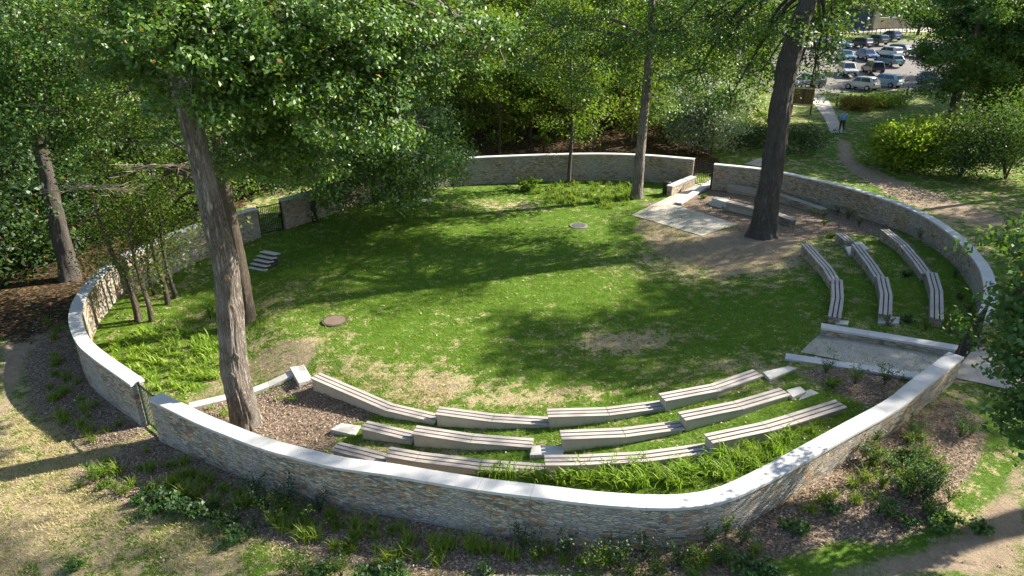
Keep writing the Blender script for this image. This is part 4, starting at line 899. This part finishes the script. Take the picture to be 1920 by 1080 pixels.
for px, py, k, m, s in [(500, 960, 'rose', 'deep', 1.2), (520, 985, 'rose', 'olive', 1.2), (540, 950, 'rose', 'deep', 1.2), (570, 985, 'rose', 'olive', 1.1), (600, 960, 'rose', 'deep', 1.1), (625, 990, 'rose', 'olive', 1.0), (480, 930, 'rose', 'deep', 1.1), (545, 1075, 'rose', 'lime', 1.1), (570, 1078, 'rose', 'lime', 1.2), (600, 1085, 'low', 'hazel', 1.3), (640, 1080, 'rose', 'lime', 1), (700, 1085, 'low', 'hazel', 1.6), (740, 1085, 'low', 'hazel', 1.6), (655, 1030, 'low', 'olive', .9), (980, 1030, 'rose', 'deep', 1), (1010, 1050, 'rose', 'olive', 1), (1060, 1045, 'rose', 'deep', 1.1), (1110, 1070, 'rose', 'olive', 1.1), (1160, 1060, 'rose', 'deep', 1.1), (1210, 1050, 'tall', 'deep', .9), (1230, 1078, 'rose', 'olive', 1.2), (1270, 1060, 'rose', 'deep', 1.2), (1290, 1050, 'tall', 'olive', .8), (1330, 1025, 'tall', 'deep', 1), (1345, 1060, 'rose', 'deep', 1), (1390, 1020, 'rose', 'hazel', 1), (1400, 1075, 'low', 'hazel', 1.3), (1300, 1085, 'rose', 'lime', 1.1), (1440, 1080, 'low', 'hazel', 1.2), (910, 1078, 'low', 'deep', 1.1), (1180, 1085, 'rose', 'olive', 1), (1360, 1005, 'tall', 'lime', .8)]:
    plant(px, py, k, m, 'leafy shrub seedling in the mulch below the foreground wall', 'seedlings below the foreground wall', s)
for i in range(26):
    px, py = rw.gauss(1700, 65), rw.gauss(875, 45)
    if py < 1625 * 0 + (2440 - px) * .52 + 410 or px > 1830: px, py = 1640 + rw.random() * 120, 880 + rw.random() * 70
    plant(px, py, rw.choice(['rose', 'low', 'rose']), rw.choice(['deep', 'olive', 'hazel']), 'leafy shrub seedling on the mulch outside the right part of the foreground wall', 'seedlings outside the right part of the wall', 1.0)
for px, py, k in [(1820, 815, 'rose'), (1800, 820, 'rose'), (1560, 960, 'low'), (1740, 930, 'rose'), (1745, 965, 'low'), (1700, 985, 'low'), (1660, 975, 'rose'), (1760, 1000, 'low'), (1780, 980, 'low'), (1475, 990, 'low'), (1500, 1000, 'low'), (1840, 1000, 'low')]:
    plant(px, py, k, 'hazel', 'bright leafy weed on the grassy edge in the lower right', 'weeds at the lower right grass edge', 1)
for px, py in [(330, 660), (345, 690), (305, 640), (410, 610), (395, 600)]:
    plant(px, py, 'tall', 'lime', 'thin straw-coloured shrub among the lime lilies', 'thin shrubs in the left lily bed', 1.3)
plant(992, 358, 'low', 'lime', 'bright low plant at the left end of the rear lily bed', None, 3)

# ------------------------------------------------------------------ grass blades and fallen leaves
def gmask(x, y):
    """1 where grass grows"""
    m = np.ones(len(x))
    for P in MULCH + DIRT[:3]: m = np.minimum(m, np.clip(.5 - sdist(x, y, P) * 2, 0, 1))
    return m
ng = 62000; gx = rs.uniform(-19, 20, ng * 2); gy = rs.uniform(10.5, 42, ng * 2); e_ = sdist(gx, gy, ENC); gm_ = gmask(gx, gy)
from_dry = np.array([0.])
ix = np.clip(np.searchsorted(GX, gx), 0, len(GX) - 1); iy = np.clip(np.searchsorted(GY, gy), 0, len(GY) - 1); dr = dry[iy, ix]
pr_ = np.where(dr > .62, .12, np.where(dr > .45, .5, 1)) * gm_ * np.where(gy > 30, .45, 1) * (.35 + vnoise(gx * 1.3, gy * 1.3) * 1.3)
k_ = (e_ > .3) & (rs.rand(len(gx)) < pr_); gp = np.stack([gx, gy], 1)[k_]
ox = rs.uniform(-16, 13, 26000); oy = rs.uniform(8.5, 24, 26000); k2 = (sdist(ox, oy, ENC) < -1.2) & (gmask(ox, oy) > .5) & (rs.rand(26000) < .75 * vnoise(ox * 1.7 + 9, oy * 1.7)); gp2 = np.stack([ox, oy], 1)[k2]
M['turf'] = m_leaf('turf_blades', (.07, .13, .01), (.155, .255, .022), (.29, .38, .055), .15, .35, .9)
field('lawn_grass', np.vstack([gp, gp2]), 9, .085, .011, 'turf', 'short mown grass blades covering the lawn', 'grass', 96, 1.2, 1, 12, .07)
sx = np.r_[rs.uniform(-17, -2, 30000), rs.uniform(-14, 18, 26000)]; sy = np.r_[rs.uniform(8.5, 20, 30000), rs.uniform(12, 38, 26000)]
sxi = np.clip(np.searchsorted(GX, sx), 0, len(GX) - 1); syi = np.clip(np.searchsorted(GY, sy), 0, len(GY) - 1)
ks = (gmask(sx, sy) > .5) & (rs.rand(len(sx)) < np.clip((dry[syi, sxi] - .2) * 2.2, 0, 1) * (.3 + vnoise(sx * 2, sy * 2))) & (abs(sdist(sx, sy, ENC)) > .4)
M['straw'] = m_leaf('straw_blades', (.2, .15, .06), (.4, .32, .16), (.6, .52, .3), .1, .2, .8)
field('dry_grass', np.stack([sx, sy], 1)[ks], 8, .075, .012, 'straw', 'dry straw-coloured grass on the worn ground', 'dry grass', 97, 1.5, 1, 12, .08)
nl = 5200; lx = rs.uniform(-18, 19, nl); ly = rs.uniform(9, 44, nl); kk = sdist(lx, ly, ENC) > .4; kk |= rs.rand(nl) < .35; lx, ly = lx[kk], ly[kk]
C = np.stack([lx, ly, T(lx, ly) + .035], 1); fl_ = leaf_mesh('fallen_leaves', C, 1, .02, .075, rs, flat=.1, up=2.5)
t = NT('fallen_leaf'); fr = t.n('NewGeometry').outputs['Random Per Island']; mfl = t.done(t.ramp(fr, [(0, (.3, .2, .1)), (.4, (.45, .36, .2)), (.7, (.2, .12, .06)), (1, (.6, .55, .42))]), .7)
tag(link('fallen_leaves', fl_, mfl), 'dry fallen leaves sprinkled over the lawn and mulch', 'fallen leaves', kind='stuff')
# litter chips and clods on the mulch for relief
mp = np.vstack([scatter(P, 75 if i == 1 else 60, rs) for i, P in enumerate(MULCH[:4])]); sdw = sdist(mp[:, 0], mp[:, 1], ENC)
C = np.stack([mp[:, 0], mp[:, 1], T(mp[:, 0], mp[:, 1]) + .03], 1)[abs(sdw) > .3]; fl_ = leaf_mesh('wood_chips', C, 3, .07, .06, rs, flat=.12, up=1.6, wid=.45)
t = NT('wood_chip'); fr = t.n('NewGeometry').outputs['Random Per Island']; mfl = t.done(t.ramp(fr, [(0, (.13, .08, .055)), (.4, (.24, .17, .12)), (.75, (.36, .28, .2)), (1, (.48, .4, .31))]), .9)
tag(link('wood_chips', fl_, mfl), 'brown wood chip mulch spread over the planting beds', 'mulch', kind='stuff')

# ------------------------------------------------------------------ car park
PAINT = {}
def paint(c):
    if c not in PAINT:
        t = NT('car_paint'); b = t.n('BsdfPrincipled', {'Base Color': c4(c), 'Roughness': .3, 'Metallic': .2, 'Coat Weight': .7, 'Coat Roughness': .05}); t.t.links.new(b.outputs[0], t.out.inputs[0]); PAINT[c] = t.m
    return PAINT[c]
def car(px, py, head, col, label, kind='hatch'):
    p = on(px, py); p[2] += .06; o = empty('parked_car', p, math.atan2(head[1], head[0])); tag(o, label, 'car', 'cars in the car park')
    H = {'hatch': 1.56, 'suv': 1.72, 'wagon': 1.56, 'van': 1.8}[kind]; Lr = {'hatch': 1.9, 'suv': 2.05, 'wagon': 2.1, 'van': 2.1}[kind]
    lower = [(Lr, .35), (Lr + .05, .6), (Lr - .05, .82), (Lr * .45, .98), (-Lr + .1, 1.0), (-Lr - .02, .8), (-Lr, .35)]
    V, Fq = [], []
    def shell(prof, ws):
        b = len(V); n = len(prof)
        for sgn in (-1, 1):
            for (x, z), w in zip(prof, ws): V.append((x, sgn * w, z))
        for i in range(n):
            j = (i + 1) % n; Fq.append([b + i, b + j, b + n + j, b + n + i])
        Fq.append([b + i for i in range(n)][::-1]); Fq.append([b + n + i for i in range(n)])
    shell(lower, [.8, .86, .84, .84, .85, .84, .82])
    rf = [(Lr * .5, .96), (Lr * .2, H - .04), (-Lr * .55, H), (-Lr * (.82 if kind != 'hatch' else .75), H - .08), (-Lr + .12, .99)]
    if kind == 'wagon' or kind == 'suv' or kind == 'van': rf[3] = (-Lr * .86, H - .07)
    shell(rf, [.82, .62, .62, .62, .82])
    me = bpy.data.meshes.new('body'); me.from_pydata(V, [], Fq); me.update(); bo = link('body', me, paint(col), o); m = bo.modifiers.new('b', 'BEVEL'); m.width = .07; m.segments = 3
    def glass(nm, P):
        me = bpy.data.meshes.new(nm); c = sum((Vector(v) for v in P), Vector()) / len(P); n = (Vector(P[1]) - Vector(P[0])).cross(Vector(P[2]) - Vector(P[0])).normalized()
        if n.dot(c - Vector((0, 0, .9))) < 0: n = -n
        A = [Vector(v) + n * .015 for v in P]; Bq = [Vector(v) - n * .03 for v in P]; k = len(P)
        me.from_pydata([tuple(v) for v in A + Bq], [], [list(range(k)), list(range(k, 2 * k))[::-1]] + [[i, (i + 1) % k, k + (i + 1) % k, k + i] for i in range(k)]); me.update(); link(nm, me, M['glass'], o)
    lerp = lambda a, b, t: tuple(a[i] + (b[i] - a[i]) * t for i in range(3))
    def pan(a, b, nm):               # across-car glass between profile points a (low) and b (high)
        (x0, z0, w0), (x1, z1, w1) = a, b; f = lambda t, s: (x0 + (x1 - x0) * t, s * (w0 + (w1 - w0) * t - .07), z0 + (z1 - z0) * t)
        glass(nm, [f(.1, -1), f(.1, 1), f(.9, 1), f(.9, -1)])
    pan((rf[0][0], rf[0][1], .82), (rf[1][0], rf[1][1], .62), 'windscreen'); pan((rf[4][0], rf[4][1], .82), (rf[3][0], rf[3][1], .62), 'rear_window')
    for s in (-1, 1):
        w = lambda z: .82 - .2 * (z - .98) / (H - .98)
        for xa, xb, xc, xd in ((rf[0][0] - .18, rf[1][0] - .02, -.18, -.18), (-.26, -.26, -Lr * .62, -Lr * .78)):
            z0, z1 = 1.03, H - .13; glass('side_window', [(xa, s * w(z0), z0), (xb, s * w(z1), z1), (xc, s * w(z1), z1), (xd, s * w(z0), z0)])
    for x in (Lr * .62, -Lr * .62):
        for s in (-1, 1):
            wo = MB().tube([(x, s * .66, .33), (x, s * .87, .33)], .33, 18).build('wheel', M['tyre'], o); MB().tube([(x, s * .86, .33), (x, s * .885, .33)], .2, 12).build('rim', M['rim'], wo)
    for s in (-1, 1):
        MB().box((Lr - .01, s * .62, .72), (.14, .32, .15)).build('headlight', M['lampg'], o, .02); MB().box((-Lr + .03, s * .7, .85), (.12, .22, .26)).build('tail_light', M['lampr'], o, .02)
        MB().box((Lr * .36, s * .93, 1.02), (.14, .2, .13)).build('wing_mirror', paint(col), o, .02)
    MB().box((Lr + .03, 0, .5), (.06, 1.1, .2)).build('grille', M['iron'], o, .01); MB().box((-Lr + .0, 0, .55), (.06, .5, .12)).build('number_plate', M['plate'], o); MB().box((Lr + .065, 0, .42), (.02, .5, .11)).build('number_plate', M['plate'], o)
    return o
WH, SI, DK, BL, TL, GN = (.5, .51, .5), (.2, .23, .27), (.02, .024, .03), (.06, .1, .2), (.08, .2, .25), (.02, .07, .06)
CB = {}
for a in [(1587, 142, (-.15, -.98), WH, 'white tall car facing the camera at the front of the car park', 'suv'), (1634, 139, (.1, 1), DK, 'black car with red tail lights beside the white one facing us', 'suv'),
          (1583, 115, (0, -1), TL, 'teal-grey car parked directly behind the white one facing us', 'hatch'), (1624, 113, (.05, -1), BL, 'dark blue car in the middle row facing the camera', 'hatch'), (1664, 108, (-.3, .95), WH, 'white estate car with rounded rear in the middle row', 'wagon'),
          (1669, 124, (-.1, 1), TL, 'teal car right of the black car with red lights', 'hatch'), (1571, 92, (.75, -.65), TL, 'pale blue-green car at the left of the rear row', 'hatch'), (1610, 90, (-.35, .93), DK, 'dark estate car in the middle of the rear row', 'wagon'),
          (1642, 84, (-.2, .98), GN, 'dark green estate car in the rear row', 'wagon'), (1668, 76, (-.2, .98), BL, 'small blue car at the back of the rear row', 'hatch'), (1691, 104, (.5, -.86), GN, 'dark glossy car half hidden by leaves at the right', 'wagon'),
          (1614, 169, (-.55, .83), WH, 'white small car nearest the footpath, seen from its rear corner', 'hatch'), (1657, 163, (-.5, .85), (.3, .42, .46), 'light blue car right of the nearest white car', 'wagon'), (1513, 165, (-.95, -.3), SI, 'grey car partly hidden behind the massive trunk', 'suv'),
          (1546, 92, (.75, -.65), BL, 'blue car at the left end behind the leaves', 'hatch'), (1748, 160, (.5, -.86), SI, 'silver car hidden in the foliage at the right', 'hatch'), (1735, 110, (.6, -.8), (.25, .03, .02), 'dark red car glimpsed through the leaves at the right', 'hatch'),
          (885, 82, (.6, -.8), WH, 'white car glimpsed through the oak branches at the top', 'hatch'), (862, 92, (.6, -.8), SI, 'silver car glimpsed through the oak branches at the top', 'hatch')]: car(*a)
# far wall, gateway and kiosk
def box_thing(name, px, py, size, mats, label, cat, rz=0):
    p = on(px, py); o = empty(name, p, rz); tag(o, label, cat); return o, p
o, p = box_thing('gatehouse', 1588, 56, None, None, 'dark blue gatehouse with pale pillars beyond the car park', 'building')
MB().box((0, 2, 1.9), (9, 4, 4.2)).build('wall', m_plain('blue_wall', (.05, .07, .13), .7), o); MB().box((0, 2, 4.15), (9.8, 4.8, .3)).build('roof', M['cream'], o)
for x in (-4.6, 4.7): MB().box((x, -.5, 1.6), (.9, .9, 4)).box((x, -.5, 3.7), (1.2, 1.2, .25)).build('pillar', M['cream'], o)
MB().box((1.2, -.06, 1.3), (3.2, .08, 2.8)).build('gate_panel', m_plain('navy_gate', (.03, .045, .1), .5), o); MB().box((-2.5, -.03, 2.2), (1.4, .08, 1)).build('window', M['glass'], o)
zz = lin(np.r_[on(1622, 56)[:2], on(1622, 56)[2] + 2.0], np.r_[on(1760, 50)[:2], on(1760, 50)[2] + 2.0], 12)
sweep_wall('street_wall', zz, 'ochre stone wall at the foot of the far green bank', .5, .6)
for px in (1575, 1602, 1629): 
    c = on(px, 62); o = empty('lamp_post', c); tag(o, 'thin dark lamp post along the street beyond the car park', 'lamp post', 'lamp posts beyond the car park'); MB().tube([(0, 0, 0), (0, 0, 5)], [.07, .05], 8).build('pole', M['iron'], o); MB().tube([(0, 0, 4.9), (0, 0, 5.15), (0, 0, 5.4)], [.1, .22, .04], 8).build('lamp_head', M['iron'], o)
fe = empty('rail_fence', on(1590, 64)); tag(fe, 'thin dark railing along the pavement behind the parked cars', 'railing'); e0 = np.array(fe.location); mr = MB(); mp_ = MB(); pts_ = [on(x, 65) - e0 for x in range(1530, 1720, 8)]
for a in pts_: mp_.box(a + [0, 0, .5], (.08, .08, 1.1))
for z in (.45, 1.0): MB().tube([a + [0, 0, z] for a in pts_], .03, 5).build('rail', M['iron'], fe)
mp_.build('posts', M['iron'], fe)
fe = empty('timber_fence', on(1650, 190)); tag(fe, 'low timber rail beside the tall weeds below the car park', 'fence'); e0 = np.array(fe.location); mp_ = MB(); mr = MB(); pts_ = [on(x, y) - e0 for x, y in ((1568, 199), (1612, 195), (1648, 186), (1700, 178))]
for a in pts_: mp_.box(a + [0, 0, .4], (.14, .14, 1.0))
mr.tube([a + [0, 0, .75] for a in pts_[1:]], .06, 8); mr.build('rail', M['batten'], fe); mp_.build('posts', M['barkd'], fe)

# notice board
p = on(1501, 215); nb = empty('notice_board', p, R(-28)); tag(nb, 'brown timber notice board with two cream battens beside the footpath', 'notice board')
for s in (-1, 1): MB().box((s * .85, 0, 1.35), (.14, .14, 2.9)).build('leg', M['board'], nb, .01)
MB().box((0, 0, 1.7), (1.56, .06, 1.7)).build('panel', M['board'], nb)
for z in (.95, 2.45): MB().box((0, -.05, z), (1.7, .05, .12)).build('batten', M['batten'], nb)
MB().box((0, -.045, 1.7), (.12, .03, 1.4)).build('stile', M['barkd'], nb)

# ------------------------------------------------------------------ walking person seen from behind
pp = on(1577, 247); pe = empty('person', pp, R(-8)); tag(pe, 'person in a light blue shirt and dark trousers walking up the path', 'person')
def skin(name, J, E, mat, root=0, sub=2):
    me = bpy.data.meshes.new(name); me.from_pydata([j[:3] for j in J], E, []); me.update(); o = link(name, me, None, pe)
    m = o.modifiers.new('skin', 'SKIN'); m.use_smooth_shade = True
    for i, j in enumerate(J):
        me.skin_vertices[0].data[i].radius = j[3] if isinstance(j[3], tuple) else (j[3], j[3])
    me.skin_vertices[0].data[root].use_root = True
    s = o.modifiers.new('sub', 'SUBSURF'); s.levels = sub; s.render_levels = sub; me.materials.append(mat); return o
if True:
    J = [(0, 0, .98, (.15, .11)), (0, 0, 1.2, (.14, .1)), (0, .02, 1.42, (.17, .11)), (0, .02, 1.55, .06), (0, .04, 1.66, (.078, .09)), (0, .05, 1.76, (.075, .09)),
         (-.21, .02, 1.46, .05), (-.27, -.05, 1.18, .042), (-.28, .06, .94, .032), (-.28, .09, .85, .035), (.21, .02, 1.46, .05), (.27, .06, 1.18, .042), (.29, .12, .94, .032), (.29, .15, .85, .035),
         (-.1, .02, .9, .085), (-.11, .16, .5, .06), (-.11, .1, .1, .045), (-.11, .26, .04, .04), (.1, -.02, .9, .085), (.11, -.02, .5, .06), (.11, -.28, .12, .045), (.11, -.16, .02, .04)]
    E = [(0, 1), (1, 2), (2, 3), (3, 4), (4, 5), (2, 6), (6, 7), (7, 8), (8, 9), (2, 10), (10, 11), (11, 12), (12, 13), (0, 14), (14, 15), (15, 16), (16, 17), (0, 18), (18, 19), (19, 20), (20, 21)]
    skin('body', J, E, m_plain('skin', (.45, .27, .19), .6))
    # fingers
    fm = MB()
    for s, y in ((-.28, .09), (.29, .15)):
        for k in range(4): fm.tube([(s, y - .03 + k * .02, .84), (s, y - .025 + k * .02, .8), (s * .98, y - .02 + k * .02, .76 + .008 * abs(k - 1.5))], [.009, .008, .006], 6)
        fm.tube([(s * .97, y + .03, .88), (s * .92, y + .06, .84), (s * .9, y + .065, .81)], [.011, .009, .007], 6)
    for s in (-1, 1): fm.box((s * .082, .05, 1.7), (.02, .035, .06))
    fm.tube([(0, .12, 1.72), (0, .15, 1.68)], [.012, .018], 6); fm.build('hands_and_face', m_plain('skin', (.45, .27, .19), .6), pe, smooth=True)
    skin('shirt', [(0, 0, .96, (.175, .13)), (0, 0, 1.2, (.165, .125)), (0, .02, 1.42, (.195, .135)), (0, .02, 1.51, .075), (-.21, .02, 1.46, .075), (-.27, -.05, 1.18, .065), (-.28, .05, .97, .05), (.21, .02, 1.46, .075), (.27, .06, 1.18, .065), (.29, .11, .97, .05)],
         [(0, 1), (1, 2), (2, 3), (2, 4), (4, 5), (5, 6), (2, 7), (7, 8), (8, 9)], m_plain('light_blue_cotton', (.2, .42, .72), .8))
    skin('trousers', [(0, 0, .98, (.165, .125)), (-.1, .02, .88, .105), (-.11, .16, .5, .08), (-.11, .11, .12, .065), (.1, -.02, .88, .105), (.11, -.02, .5, .08), (.11, -.26, .15, .065)], [(0, 1), (1, 2), (2, 3), (0, 4), (4, 5), (5, 6)], m_plain('navy_cotton', (.02, .025, .045), .8))
    skin('shoes', [(-.11, .08, .06, .055), (-.11, .25, .04, .05)], [(0, 1)], M['tyre'], sub=1); skin('shoes', [(.11, -.3, .09, .055), (.11, -.15, .03, .05)], [(0, 1)], M['tyre'], sub=1)
    skin('hair', [(0, .02, 1.67, (.085, .085)), (0, .03, 1.77, (.088, .1)), (0, .035, 1.81, .06)], [(0, 1), (1, 2)], m_plain('dark_hair', (.03, .02, .015), .7))
    pe.scale = (1.02, 1.02, 1.02)
